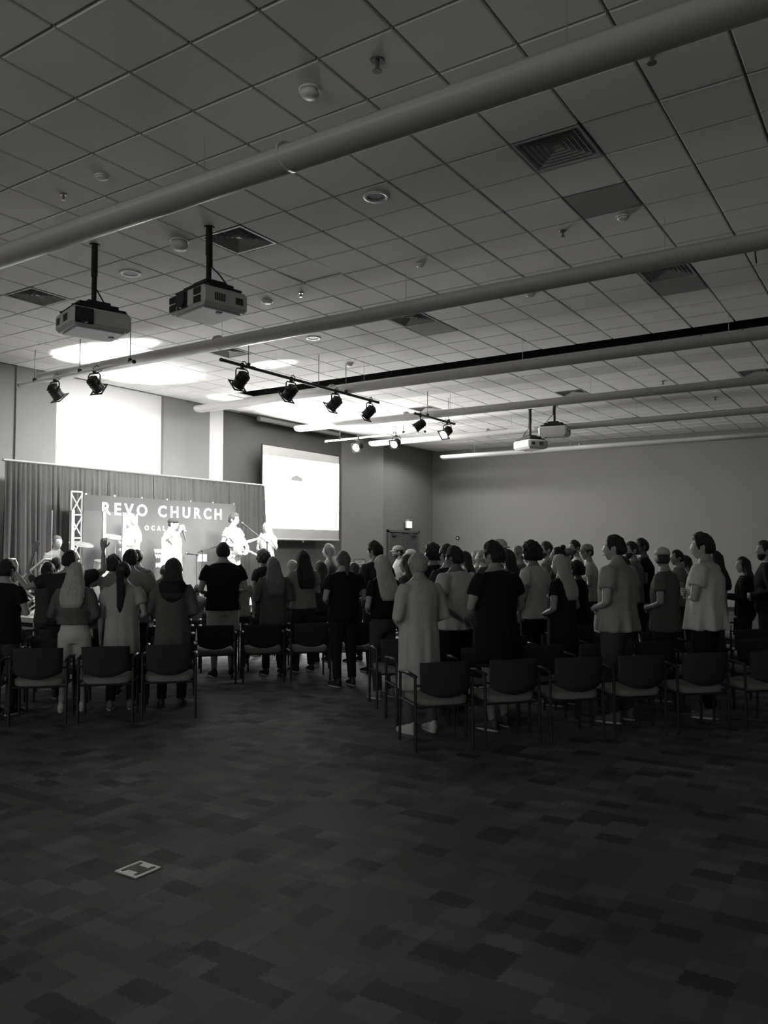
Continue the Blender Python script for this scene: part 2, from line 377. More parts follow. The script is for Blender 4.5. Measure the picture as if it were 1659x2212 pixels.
def sprink(u, v, lb, s=1):
    p = onz(u, v, CZ-.02); o = empty('fire_sprinkler', (p.x, p.y, CZ-.02), 0, lb, 'sprinkler', 'ceiling sprinkler heads')
    MB().loft([(0, 0, 0, .035*s, .035*s), (0, 0, -.008, .03*s, .03*s)], 14).obj('escutcheon', mat('brass', .2, .3, metal=.6), o)
    MB().tube([(0, 0, 0), (0, 0, -.05*s)], .01*s, 8).loft([(0, 0, -.05*s, .022*s, .022*s), (0, 0, -.055*s, .022*s, .022*s)], 10).obj('nozzle', mat('brass', .2, .3, metal=.6), o)
for u, v, lb, s in [(815, 130, 'dark sprinkler head above the nearest long light, top centre', 1.5), (137, 420, 'sprinkler head on the left ceiling tiles', 1), (650, 633, 'sprinkler head beside the raised ceiling tile', 1),
                    (1216, 499, 'sprinkler head left of the darker ceiling panel', 1.1), (1408, 112, 'sprinkler head beyond the nearest light at upper right', 1.5), (1545, 858, 'bright sprinkler head on the far right ceiling', 1.3),
                    (1432, 823, 'sprinkler head near the far light, right of the vent', 1.3), (1204, 871, 'bright sprinkler head above the distant projector', 1.3), (1220, 916, 'sprinkler head right of the distant projector', 1.3)]: sprink(u, v, lb, s)
# a wire dangling at the right
p = onz(1631, 527, CZ)
o = MB().tube([(p.x, p.y, CZ), (p.x, p.y, CZ-.12), (p.x+.01, p.y, CZ-.22)], .009, 6).obj('dangling_cable', M_BLACK); tag(o, 'short black cable hanging from the ceiling at the right edge', 'cable')
# ---------------------------------------------------------------- door, exit sign, wall things
M_WOOD = mat('door_wood', .10, .5, .1, 20, .5, 6, stretch=(6, 6, .4))
d = empty('door_1', (-13.98, 22.5, 0)); tag(d, kind='structure')
f = MB()
for s in (-1, 1): f.box((0, s*.93, 1.17), (.12, .08, 2.34))
f.box((0, 0, 2.33), (.12, 1.94, .08)); f.obj('door_frame', mat('frame_metal', .14, .5), d)
for s in (-1, 1):
    l = MB().box((0, s*.445, 1.14), (.05, .87, 2.26), bev=.004).obj('door_leaf', M_WOOD, d)
    MB().box((.05, s*.3, 1.02), (.03, .5, .05), bev=.01).box((.035, s*.1, 1.02), (.04, .06, .1)).obj('push_bar', M_SILVER, l)
    MB().box((.05, s*.6, 2.2), (.06, .26, .06), bev=.01).tube([(.06, s*.6, 2.22), (.2, s*.4, 2.24), (.05, s*.28, 2.28)], .01, 6).obj('door_closer', mat('closer', .12, .4, metal=.5), l)
e = empty('exit_sign', (-13.93, 22.75, 2.55), 0, 'lit white exit sign above the wooden double door', 'exit sign')
MB().box((0, 0, .0), (.07, .36, .24), bev=.01).box((-.02, 0, .14), (.05, .1, .06)).obj('housing', M_LWHITE, e)
MB().box((.037, 0, 0), (.004, .32, .2)).obj('lit_face', mat('exit_glow', .8, .5, emit=3.0), e)
t = text_mesh('EXIT', .15, .002, 'lettering', mat('exit_text', .5, .5, emit=1.0), 1.1, .003, e); t.location = (.041, 0, 0); t.rotation_euler = (R(90), 0, R(90))
s_ = empty('fire_strobe', (-13.02, YF-.02, 2.13), 0, 'small dark wall strobe on the grey back wall beside the door', 'alarm strobe')
MB().box((0, 0, 0), (.12, .04, .12), bev=.008).obj('back_box', mat('strobe_box', .05, .4), s_)
MB().box((.01, -.03, -.01), (.05, .03, .04), bev=.01).obj('strobe_lens', mat('strobe_lens', .7, .2), s_)
p0, p1 = onx(765, 1208, -14.0), onx(784, 1250, -14.0)
n_ = empty('framed_notice', (-14.05, (p0.y+p1.y)/2, (p0.z+p1.z)/2), 0, 'framed notice on the wall pier below the projection screen', 'framed notice')
W, Hh = abs(p1.y-p0.y), abs(p0.z-p1.z)
n_.location = (-13.93, 19.95, n_.location.z); n_.rotation_euler = (0, 0, -math.atan2(.3, 1.78))
b = MB()
for s in (-1, 1): b.box((.01, s*W/2, 0), (.03, .03, Hh+.03)); b.box((.01, 0, s*Hh/2), (.03, W-.03, .03))
b.obj('frame', mat('frame_metal', .14, .5), n_); MB().box((.005, 0, 0), (.012, W-.03, Hh-.03)).obj('sheet', mat('paper', .4, .6), n_)
b = MB()
for k in range(6): b.box((.0125, 0, Hh*.35-k*Hh*.13), (.002, W*.35, .03))
b.obj('printed_lines', mat('ink', .15, .6), n_)
# projection screen
sc = empty('projection_screen', (-13.7, 17.15, 1.9), 0, 'wide white projection screen lit with a picture, pulled down on the stage wall', 'projection screen')
q0, q1 = onx(568, 958, -13.7), onx(732, 1167, -13.7)
y0, y1 = q0.y-17.15, q1.y-17.15; zt, zb = onx(568, 960, -13.7).z-1.9, onx(650, 1166, -13.7).z-1.9
yc, wy = (y0+y1)/2, y1-y0
MB().box((-.01, yc, (zt+zb)/2), (.01, wy, zt-zb)).obj('screen_cloth', mat('screen_cloth', .42, .9), sc)
MB().box((-.03, yc, (zt+zb)/2), (.006, wy+.06, zt-zb+.04)).obj('black_backing', M_BLACK, sc)
MB().tube([(0, y0, zb), (0, y1, zb)], .025, 10).box((0, yc, zb-.04), (.02, .04, .05)).obj('bottom_bar', mat('screen_bar', .3, .5), sc)
MB().tube([(-.08, y0-.08, CZ-1.9-.1), (-.08, y1+.08, CZ-1.9-.1)], .07, 12).obj('roller_case', M_WALL, sc)
za, zb2 = onx(568, 982, -13.7).z-1.9, onx(568, 1140, -13.7).z-1.9
zc, zd = onx(732, 1003, -13.7).z-1.9, onx(732, 1145, -13.7).z-1.9
pi = MB().add([(-.003, y0+.01, zb2), (-.003, y1-.01, zd), (-.003, y1-.01, zc), (-.003, y0+.01, za)], [(0, 1, 2, 3)]).obj('projected_picture', mat('picture_glow', .5, .9, emit=15), sc)
MB().add([(-.001, yc-.28, .0), (-.001, yc+.22, .0), (-.001, yc+.18, .1), (-.001, yc-.05, .16), (-.001, yc-.24, .1)], [(0, 1, 2, 3, 4)]).obj('projected_emblem', mat('emblem_glow', .05, .9, emit=.2), sc).location = (.004, 16.737-17.15-yc, 3.629-1.9-.08)
# ---------------------------------------------------------------- floor box
a = [onz(*q, 0) for q in ((247, 1880), (298, 1861), (350, 1877), (300, 1900))]
cx, cy = sum(q.x for q in a)/4, sum(q.y for q in a)/4
fb = empty('floor_box', (cx, cy, 0), 0, 'square metal floor outlet cover set in the carpet', 'floor outlet')
W = .175
MB().box((0, 0, .003), (W, W, .006), bev=.002).obj('cover_plate', mat('box_plate', .55, .35, metal=.3), fb)
g = MB(); g.box((-.052, 0, .0068), (.024, .115, .0016)).box((.052, 0, .0068), (.024, .115, .0016)).box((0, 0, .0068), (.08, .066, .0016))
g.obj('outlet_flap', mat('box_flap', .09, .6), fb)
g = MB()
for sx, sy in ((-1, -1), (1, 1), (1, -1), (-1, 1)): g.loft([(sx*.052, sy*.058, .006, .012, .012), (sx*.052, sy*.058, .0078, .012, .012)], 12)
g.obj('flap_tip', mat('box_flap', .09, .6), fb)
# ---------------------------------------------------------------- projectors
def projector(loc, rz, pole, lb, lx=-.05, vents=True):
    r = empty('projector', loc, rz, lb, 'projector')          # origin: top of the body
    W, D, Hh = .66, .56, .21
    b = MB(); b.box((0, 0, -Hh/2), (W, D, Hh), bev=.035); b.box((0, 0, -Hh-.004), (W*.8, D*.8, .02), bev=.008)
    b.obj('body', mat('projector_shell', .5, .45), r)
    MB().loft([(0, 0, 0, .085, .085), (0, 0, .03, .08, .08)], 20, M=Matrix.Translation((lx, -D/2-.005, -Hh*.5)) @ Matrix.Rotation(R(90), 4, 'X')).obj('lens_ring', mat('lens_ring', .03, .3), r)
    MB().box((lx, -D/2-.002, -Hh*.5), (.2, .012, .17), bev=.01).obj('lens_recess', mat('lens_recess', .02, .5), r)
    for sx in (-1, 1):
        for k in range(2 if vents else 0):
            MB().box((sx*.235, -D/2-.004, -Hh*.3-k*.085), (.13, .012, .07), bev=.006).obj('front_vent', mat('lens_recess', .02, .5), r)
        g = MB()
        for k in range(6): g.box((sx*W/2, -.13+k*.022, -Hh*.5), (.01, .012, .08))
        g.obj('side_vent', mat('vent_dark', .05, .6), r)
        MB().box((sx*W/2, .16, -Hh*.5), (.01, .09, .07)).obj('side_cover', mat('vent_dark', .05, .6), r)
    MB().box((.2, 0, -Hh-.015), (.05, .05, .01)).obj('foot', mat('vent_dark', .05, .6), r)
    m = MB(); m.box((0, 0, .025), (.56, .46, .022), bev=.005).box((0, 0, .065), (.44, .34, .045), bev=.008).box((.02, 0, .11), (.26, .24, .04), bev=.01)
    for sx in (-1, 1):
        for sy in (-1, 1): m.tube([(sx*.3, sy*.2, .012), (sx*.05, sy*.03, .09)], .014, 6)
    m.obj('mount_bracket', M_BLACK, r)
    MB().tube([(0, 0, .1), (0, 0, .42), (0, 0, .43), (0, 0, pole)], [.028, .028, .035, .035], 12).obj('pole', M_BLACK, r)
    MB().loft([(0, 0, pole-.03, .05, .05), (0, 0, pole, .07, .07)], 16).obj('ceiling_flange', M_BLACK, r)
    MB().tube([(.25, .1, .03), (.12, .06, .2), (.03, .02, .3), (.03, .01, pole)], .008, 6).obj('cable', M_BLACK, r)
    return r
def P(u, v): p = onz(u, v, CZ); return p.x, p.y
x, y = P(205, 525); projector((x, y, 4.33), R(73), CZ-4.33, 'left of the two large front projectors on a black ceiling pole', -.2, False)
x, y = P(452, 487); projector((x, y, 4.39), R(-12), CZ-4.39, 'right of the two large front projectors, next to the ceiling vent')
x, y = P(1155, 882); projector((x-.12, y, 4.36), R(150), CZ-4.36, 'lower left projector of the distant pair')
x, y = P(1187, 875); projector((x+.12, y, 4.60), R(190), CZ-4.60, 'upper right projector of the distant pair')
# ---------------------------------------------------------------- pipes and stage lanterns
def spotlight(loc, target, lb, power, lit=False, s=1.0, glow=40):
    s *= .8; r = empty('stage_spotlight', loc, 0, lb, 'stage light', 'stage spotlights on the hanging pipes')   # origin: on the pipe
    d = Vector(target) - (Vector(loc) + Vector((0, 0, -.2)))
    yaw = math.atan2(d.y, d.x) - R(90); tilt = math.atan2(d.z, math.hypot(d.x, d.y))
    r.rotation_euler = (0, 0, yaw)
    m = MB(); m.box((0, 0, -.01), (.05, .05, .09), bev=.01).tube([(0, 0, .05), (.05, 0, .07), (.09, 0, .03)], .008, 6)
    m.obj('clamp', M_BLACK, r)
    m = MB(); m.tube([(-.13*s, 0, -.21), (-.13*s, 0, -.09), (-.1*s, 0, -.06), (.1*s, 0, -.06), (.13*s, 0, -.09), (.13*s, 0, -.21)], .011, 6, flat=1)
    m.obj('yoke', M_BLACK, r)
    T = Matrix.Translation((0, 0, -.21)) @ Matrix.Rotation(tilt, 4, 'X') @ Matrix.Rotation(R(-90), 4, 'X')
    b = MB(); q = s
    b.loft([(0, 0, -.13*q, .045*q, .045*q), (0, 0, -.10*q, .085*q, .085*q), (0, 0, .0, .10*q, .10*q), (0, 0, .11*q, .105*q, .105*q), (0, 0, .13*q, .115*q, .115*q), (0, 0, .15*q, .115*q, .115*q)], 20, M=T)
    for k in range(3): b.loft([(0, 0, -.08*q+k*.05*q, .108*q, .108*q), (0, 0, -.065*q+k*.05*q, .108*q, .108*q)], 20, M=T)
    for sx in (-1, 1): b.box((sx*.12*q, 0, 0), (.03, .035, .035), M=T)
    b.obj('lamp_housing', M_BLACK, r)
    b = MB()
    for sx in (-1, 1): b.box((sx*.118*q, 0, .16*q), (.03*q, .27*q, .012), M=T).box((0, sx*.118*q, .16*q), (.21*q, .03*q, .012), M=T)
    b.obj('colour_frame', M_BLACK, r)
    MB().loft([(0, 0, .151*q, .1*q, .1*q), (0, 0, .157*q, .06*q, .06*q)], 20, M=T).obj('lens', mat('lens_glow_%d' % (glow if lit else 4), .8, .3, emit=glow if lit else 4), r, True)
    MB().tube([(0, 0, -.06), (.12, .02, -.02), (.2, .0, .02), (.28, 0, .01)], .006, 5).obj('power_cable', M_BLACK, r)
    l = bpy.data.lights.new('stage_lamp', 'SPOT'); l.energy = power; l.spot_size = R(34); l.spot_blend = .6; l.shadow_soft_size = .08
    lo = bpy.data.objects.new('stage_lamp', l); COL.objects.link(lo); lo.parent = r
    lo.matrix_local = T @ Matrix.Translation((0, 0, .24*q)) @ Matrix.Rotation(R(180), 4, 'X')
    return r
ZP = 4.57
def pipe(a, b, lb, hang, m, r=.026):
    a, b = Vector(a), Vector(b); o = empty('lighting_pipe', a, 0, lb, 'lighting pipe', 'pipes carrying the stage lights')
    MB().tube([(0, 0, 0), b-a], r, 12).obj('tube', m, o)
    for e in (Vector(), b-a):
        d = (b-a).normalized()*.012; MB().tube([e-d, e+d], r*1.15, 12).obj('end_cap', M_BLACK, o)
    for h in hang:
        p = (b-a)*h; MB().tube([p+Vector((0, 0, .02)), (p.x, p.y, CZ-ZP)], .007, 6).obj('hanger_rod', mat('rod', .2, .4, metal=.3), o)
        MB().box((p.x, p.y, .03), (.05, .05, .07), bev=.008).obj('hanger_clamp', M_BLACK, o)
M_PIPE = mat('aluminium_pipe', .7, .35); M_DPIPE = mat('dark_pipe', .03, .45)
pipe((-12.9, 8.18, ZP), (-9.83, 8.1, ZP), 'white pipe at the left carrying two spotlights', (.15, .56, .97), M_PIPE)
pipe((-8.63, 8.73, ZP), (-8.61, 12.95, ZP), 'long dark pipe with four spotlights in front of the stage', (.14, .56, .75), M_DPIPE)
pipe((-12.87, 16.85, ZP), (-9.8, 16.78, ZP), 'pale pipe carrying the two lamps that shine towards the room', (.16, .8), M_PIPE)
pipe((-8.66, 14.43, ZP), (-8.64, 16.1, ZP), 'short dark pipe with two spotlights, right of the long one', (.3, .85), M_DPIPE)
def on_pipe_x(u, v, y): d = ray(u, v); return d.x*(y/d.y)
def on_pipe_y(u, v, x): d = ray(u, v); return d.y*(x/d.x)
spotlight((on_pipe_x(119, 815, 8.17), 8.165, ZP), (-11.9, 11.0, 1.4), 'left spotlight on the white pipe at the left', 300, s=1.15)
spotlight((on_pipe_x(204, 800, 8.13), 8.13, ZP), (-11.6, 12.0, 1.4), 'right spotlight on the white pipe at the left', 260, s=1.1)
for u, v, tg, lb in [(523, 790, (-11.8, 9.6, 1.6), 'nearest spotlight on the long dark pipe'), (629, 820, (-12.0, 10.6, 1.5), 'second spotlight along the long dark pipe'), (725, 845, (-12, 11.6, 1.8), 'third spotlight along the long dark pipe'), (799, 864, (-12, 12.6, 1.8), 'last spotlight at the far end of the long dark pipe')]:
    spotlight((-8.62, on_pipe_y(u, v, -8.62), ZP), tg, lb, 420, s=1.15)
spotlight((on_pipe_x(775, 946, 16.82), 16.82, ZP), (-11.6, 10.2, 1.5), 'left lit lamp with a glowing lens on the pale pipe', 500, True, 1.15, 60)
spotlight((on_pipe_x(856, 938, 16.8), 16.8, ZP), (-10.2, 10.6, 1.5), 'right lit lamp on the pale pipe', 450, True, 1.1, 18)
spotlight((-8.65, on_pipe_y(908, 896, -8.65), ZP), (-12, 12.6, 1.6), 'left spotlight on the short dark pipe', 320, s=1.15)
spotlight((-8.65, on_pipe_y(966, 911, -8.65), ZP), (-9.6, 12.4, 1.6), 'right spotlight on the short dark pipe with a small bright lens', 300, True, 1.15, 10)
# ---------------------------------------------------------------- drape
DX = -13.0; DY0 = onx(10, 992, DX).y; DY1 = onx(568, 1050, DX).y; DZ = onx(300, 1022, DX).z
M_DRAPE = mat('drape_velour', .085, .95, .25, 60, .1, 20, spec=.1)
dr = empty('pipe_and_drape', (DX, DY0, 0), 0, 'tall dark pleated curtain on a pipe frame behind the stage', 'drape')
random.seed(7)
npan = 6; L = DY1-DY0
for k in range(npan):
    mb = MB(); n = 70; rows = 9; V = []; ph = random.random()*6
    y0, y1 = L*k/npan - (.05 if k else 0), L*(k+1)/npan + .05
    for r_ in range(rows):
        z = (DZ-.02)*(1-r_/(rows-1)) + .02*(r_/(rows-1)); am = .016 + .075*(r_/(rows-1))**.6
        for i in range(n):
            t = i/(n-1); q = y0+(y1-y0)*t
            fq = 9 + 3*math.sin(k*2+ph)
            x = am*(math.sin(fq*t*6.28+ph+.5*math.sin(z*1.3+t*9)) + .5*math.sin(fq*2.3*t*6.28+ph*2))
            flare = .14*(r_/(rows-1)) if (k == npan-1 and t > .8) else 0
            V.append((x, q + flare*(t-.8)*5 if flare else q, z))
    Fq = [(r_*n+i, r_*n+i+1, (r_+1)*n+i+1, (r_+1)*n+i) for r_ in range(rows-1) for i in range(n-1)]
    mb.add(V, Fq); o = mb.obj('curtain_panel', M_DRAPE, dr, True)
    md = o.modifiers.new('s', 'SOLIDIFY'); md.thickness = .006
MB().tube([(0, -.03, DZ), (0, L+.03, DZ)], .024, 10).obj('cross_bar', M_SILVER, dr)
for q in (-.03, L/2, L+.03):
    MB().tube([(-.14, q, 0), (-.14, q, DZ-.02)], .024, 10).box((-.14, q, .01), (.3, .45, .02)).obj('upright', M_SILVER, dr)
# ---------------------------------------------------------------- stage deck
SZ = .70; SXF = -11.1; SYA, SYB = 7.35, 14.6
st = empty('stage', (SXF, SYA, 0), 0, 'low raised stage with a pale deck and dark skirt in front of the banner', 'stage')
nd = 3
M_DECK = mat('stage_deck', .5, .6, .1, 60, .1, 4)
for k in range(nd):
    y0 = (SYB-SYA)*k/nd; y1 = (SYB-SYA)*(k+1)/nd
    MB().box((-.75, (y0+y1)/2, SZ-.04), (1.5, y1-y0-.008, .08), bev=.004).obj('deck_panel', M_DECK, st)
MB().box((-.8, (SYB-SYA)/2, SZ/2-.045), (1.4, SYB-SYA-.1, SZ-.1)).obj('skirt', mat('skirt', .02, .9), st)
for k in range(nd+1):
    MB().tube([(-.05, min(max((SYB-SYA)*k/nd, .05), SYB-SYA-.05), 0), (-.05, min(max((SYB-SYA)*k/nd, .05), SYB-SYA-.05), SZ-.08)], .022, 8).obj('leg', M_SILVER, st)
# steps with rails at the left end
sp = empty('stage_steps', (SXF+.05, 6.55, 0), 0, 'set of steps with bent steel handrails at the left end of the stage', 'steps')
for k in range(3): MB().box((0-.75*0, .0+k*.24, .2+k*.2-.03), (.9, .26, .04), bev=.005).obj('tread', M_BLACK, sp)
for s in (-1, 1):
    MB().box((s*.42, .26, .3), (.03, .7, .05), M=Matrix.Rotation(0, 4, 'Z')).obj('stringer', M_BLACK, sp)
    for q in (-.05, .55): MB().box((s*.42, q, .15+.2*(q > 0)), (.04, .04, .3+.4*(q > 0))).obj('support', M_BLACK, sp)
    MB().tube([(s*.44, -.12, .05), (s*.44, -.14, .98), (s*.44, -.1, 1.06), (s*.44, 0, 1.1), (s*.44, .62, 1.58), (s*.44, .72, 1.58), (s*.44, .76, 1.5), (s*.44, .76, .7)], .022, 8).obj('handrail', M_SILVER, sp, True)
    MB().tube([(s*.44, -.1, .62), (s*.44, .74, 1.2)], .018, 8).obj('mid_rail', M_SILVER, sp, True)
# ---------------------------------------------------------------- banner on a truss stand
BX = -12.42
bz1 = onx(180, 1070, BX); bz2 = onx(508, 1088, BX)
ZT = (bz1.z+bz2.z)/2; by0, by1 = bz1.y, bz2.y; BW = by1-by0; BH = ZT-SZ-.08
bn = empty('church_banner', (BX, by0, SZ), 0, 'wide grey fabric banner with white church lettering behind the band', 'banner')
MB().box((0, BW/2, .08+BH/2), (.012, BW, BH)).obj('banner_fabric', mat('banner_fabric', .055, .8, .05, 8), bn)
M_LET = mat('banner_white', .85, .6)
def btxt(t, u, v, size, sp=1.0, off=0, u2=None):
    p = onx(u, v, BX)
    o = text_mesh(t, size, .003, 'lettering', M_LET, sp, off, bn)
    o.rotation_euler = (R(90), 0, R(90)); o.location = (.008, p.y-by0, p.z-SZ); 
    xs = [q.co.x for q in o.data.vertices]; w_ = max(xs)-min(xs)
    if u2:
        ya, yb = onx(u2[0], v, BX).y, onx(u2[1], v, BX).y; k = (yb-ya)/w_
        o.scale = (k, 1, 1); o.location.y = (ya+yb)/2-by0 - (max(xs)+min(xs))/2*k
    return o
btxt('REVO CHURCH', 348, 1106, .31, 1.5, .007, (220, 478))
btxt('OCALA, FL', 356, 1142, .125, 1.9, .003, (312, 402))
btxt('WHAT', 345, 1191, .10, 1.0, .006, (332, 358)); btxt('WHY', 346, 1202, .10, 1.0, .006, (334, 358)); btxt('ME', 341, 1221, .10, 1.0, .008, (336, 348))
p = onx(436, 1205, BX); MB().box((.009, p.y-by0, p.z-SZ), (.006, .27, .15), bev=.002).obj('white_label', M_LET, bn)
g = MB()
for k in range(7): g.box((.0, .05+(BW-.1)*k/6, .08+BH+.01), (.02, .04, .03))
g.obj('eyelet', M_SILVER, bn); tag(bpy.data.objects[bn.children[-1].name], kind='stuff')
tr = empty('truss_tower', (BX-.02, by0-.02, SZ), 0, 'slim silver lattice truss at the left edge of the banner', 'truss')
TH = ZT-SZ+.04; w_ = .22
for q in (0, -w_): MB().tube([(0, q, 0), (0, q, TH)], .02, 8).obj('upright', M_SILVER, tr)
nb = 5
for k in range(nb):
    z0, z1 = TH*k/nb, TH*(k+1)/nb
    MB().tube([(0, 0, z0+.03), (0, -w_, z1-.03)], .012, 6).obj('diagonal_brace', M_LWHITE, tr); MB().tube([(.02, -w_, z0+.03), (.02, 0, z1-.03)], .012, 6).obj('diagonal_brace', M_LWHITE, tr)
for k in range(nb+1): MB().tube([(0, 0, TH*k/nb), (0, -w_, TH*k/nb)], .016, 6).obj('crosspiece', M_LWHITE, tr)
MB().box((0, -w_/2, .01), (.4, .5, .02)).obj('base_plate', M_BLACK, tr)
# ---------------------------------------------------------------- drum shield, drums
M_PLEX = bpy.data.materials.new('clear_acrylic'); M_PLEX.use_nodes = True
nt = M_PLEX.node_tree; b_ = nt.nodes['Principled BSDF']; tb = nt.nodes.new('ShaderNodeBsdfTransparent'); mx = nt.nodes.new('ShaderNodeMixShader')
b_.inputs['Roughness'].default_value = .05; b_.inputs['Base Color'].default_value = (.25, .25, .25, 1); mx.inputs[0].default_value = .1
nt.links.new(tb.outputs[0], mx.inputs[1]); nt.links.new(b_.outputs[0], mx.inputs[2]); nt.links.new(mx.outputs[0], nt.nodes['Material Output'].inputs[0])
sh = empty('drum_shield', (-11.5, 8.6, SZ), 0, 'clear acrylic drum shield of folding panels with bright white edges', 'drum shield')
us = [113, 157, 225, 268, 296]; xs = [-11.75, -11.35, -11.3, -11.45, -11.75]; vt = [1106, 1105, 1110, 1114, 1112]
pt = [onx(u, v, x) for u, v, x in zip(us, vt, xs)]; top = max(q.z for q in pt)-SZ
for k in range(4):
    a, b = pt[k], pt[k+1]; d = Vector((b.x-a.x, b.y-a.y, 0)); m = Vector(((a.x+b.x)/2+11.5, (a.y+b.y)/2-8.6, top/2+.01))
    MB().box(m, (d.length-.05, .008, top), M=None, rz=0).obj('acrylic_panel', M_PLEX, sh)
    o = bpy.data.objects[sh.children[-1].name]; me = o.data; c_ = m
    me.transform(Matrix.Translation(c_) @ Matrix.Rotation(math.atan2(d.y, d.x), 4, 'Z') @ Matrix.Translation(-c_))
for k, (a, ww) in enumerate(zip(pt, (.012, .065, .065, .075, .03))):
    MB().box((a.x-sh.location.x, a.y-8.6, top/2+.01), (ww*.5, ww, top), bev=.004).obj('edge_strip', M_LWHITE, sh)
dk = empty('drum_kit', (-11.9, 9.3, SZ), R(0), 'drum kit glimpsed through the acrylic shield', 'drum kit')
def drum(c, r, h, axis='Z', n='drum'):
    T = Matrix.Translation(c) @ (Matrix.Rotation(R(90), 4, 'Y') if axis == 'X' else Matrix.Rotation(R(12), 4, 'Y'))
    o = MB().loft([(0, 0, -h/2, r, r), (0, 0, h/2, r, r)], 24, M=T).obj(n, mat('drum_shell', .5, .3), dk)
    for s in (-1, 1): MB().loft([(0, 0, s*h/2-.012, r*1.03, r*1.03), (0, 0, s*h/2+.012, r*1.03, r*1.03)], 24, M=T).obj('hoop', M_SILVER, o)
    MB().loft([(0, 0, h/2+.004, r*.97, r*.97), (0, 0, h/2+.008, r*.97, r*.97)], 24, M=T).obj('drumhead', mat('drumhead', .8, .5), o)
drum((.15, 0, .28), .28, .4, 'X', 'bass_drum'); drum((.1, -.2, .72), .14, .2, 'Z', 'tom_drum'); drum((.1, .16, .72), .14, .2, 'Z', 'tom_drum'); drum((-.2, .32, .6), .17, .14, 'Z', 'snare_drum'); drum((-.2, -.42, .45), .2, .36, 'Z', 'floor_tom')
for q, z in ((-.55, 1.12), (.5, 1.0), (.15, 1.25)):
    MB().loft([(0, 0, -.003, .21, .21), (0, 0, .004, .2, .2), (0, 0, .022, .04, .04)], 24, M=Matrix.Translation((0, q, z)) @ Matrix.Rotation(R(16), 4, 'Y')).obj('cymbal', mat('cymbal', .75, .2, metal=.7), dk)
    m = MB(); m.tube([(0, q, 0.3), (0, q, z+.03)], .011, 6)
    for a in range(3): m.tube([(0, q, .32), (.2*math.cos(a*2.1), q+.2*math.sin(a*2.1), 0.01)], .009, 6)
    m.obj('cymbal_stand', M_SILVER, dk)
# ---------------------------------------------------------------- keyboard on an X stand, mic stands, monitor
kb = empty('keyboard', (SXF-.35, onx(62, 1300, SXF-.35).y+.2, SZ), R(0), 'white keyboard on a crossed stand at the left front of the stage', 'keyboard')
MB().box((0, 0, .42), (.3, .62, .1), bev=.012).obj('body', mat('keyboard_body', .7, .4), kb)
g = MB()
for k in range(20): g.box((.12-.0, -.26+k*.0273, .475), (.14, .024, .012))
g.obj('white_key', M_LWHITE, kb); tag(bpy.data.objects[kb.children[-1].name], kind='stuff')
for s in (-1, 1):
    for q in (-.09, .09): MB().tube([(q, -.28*s, .02), (q, .28*s, .36)], .016, 6).obj('crossed_leg', M_SILVER, kb)
MB().box((.155, 0, .42), (.008, .5, .06)).obj('front_panel', mat('kb_panel', .05, .4), kb)
def mic_stand(loc, rz, h, boom, lb, tilt=-.5):
    r = empty('microphone_stand', loc, rz, lb, 'microphone stand')
    MB().tube([(0, 0, .25), (0, 0, h)], .012, 8).obj('pole', M_DPIPE, r)
    for a in range(3): MB().tube([(0, 0, .28), (.3*math.cos(a*2.094), .3*math.sin(a*2.094), .012)], .01, 6).obj('tripod_leg', M_DPIPE, r)
    t = Vector((0, boom, h + boom*-tilt)); s = Vector((0, -boom*.5, h + boom*.5*tilt))
    MB().tube([s, t], .009, 6).obj('boom_arm', M_DPIPE, r); MB().box((0, 0, h), (.04, .05, .04), bev=.008).obj('boom_clutch', M_BLACK, r)
    d = (t-s).normalized(); m = MB().tube([t-d*.02, t+d*.14], [.013, .018], 10).obj('microphone', M_BLACK, r)
    MB().ball(t+d*.16, .026, 8).obj('grille', mat('mic_grille', .12, .4, metal=.5), m, True)
    return r
def onstage(u, v, x): p = onx(u, v, x); return Vector((x, p.y, SZ))
mic_stand(onstage(436, 1280, -11.6), R(-60), 1.0, .18, 'low microphone stand right of the singer, in front of the white banner label', -.35)
mic_stand(onstage(425, 1280, -12.05), R(100), .92, .1, 'short straight stand beside the low microphone stand', -.1)
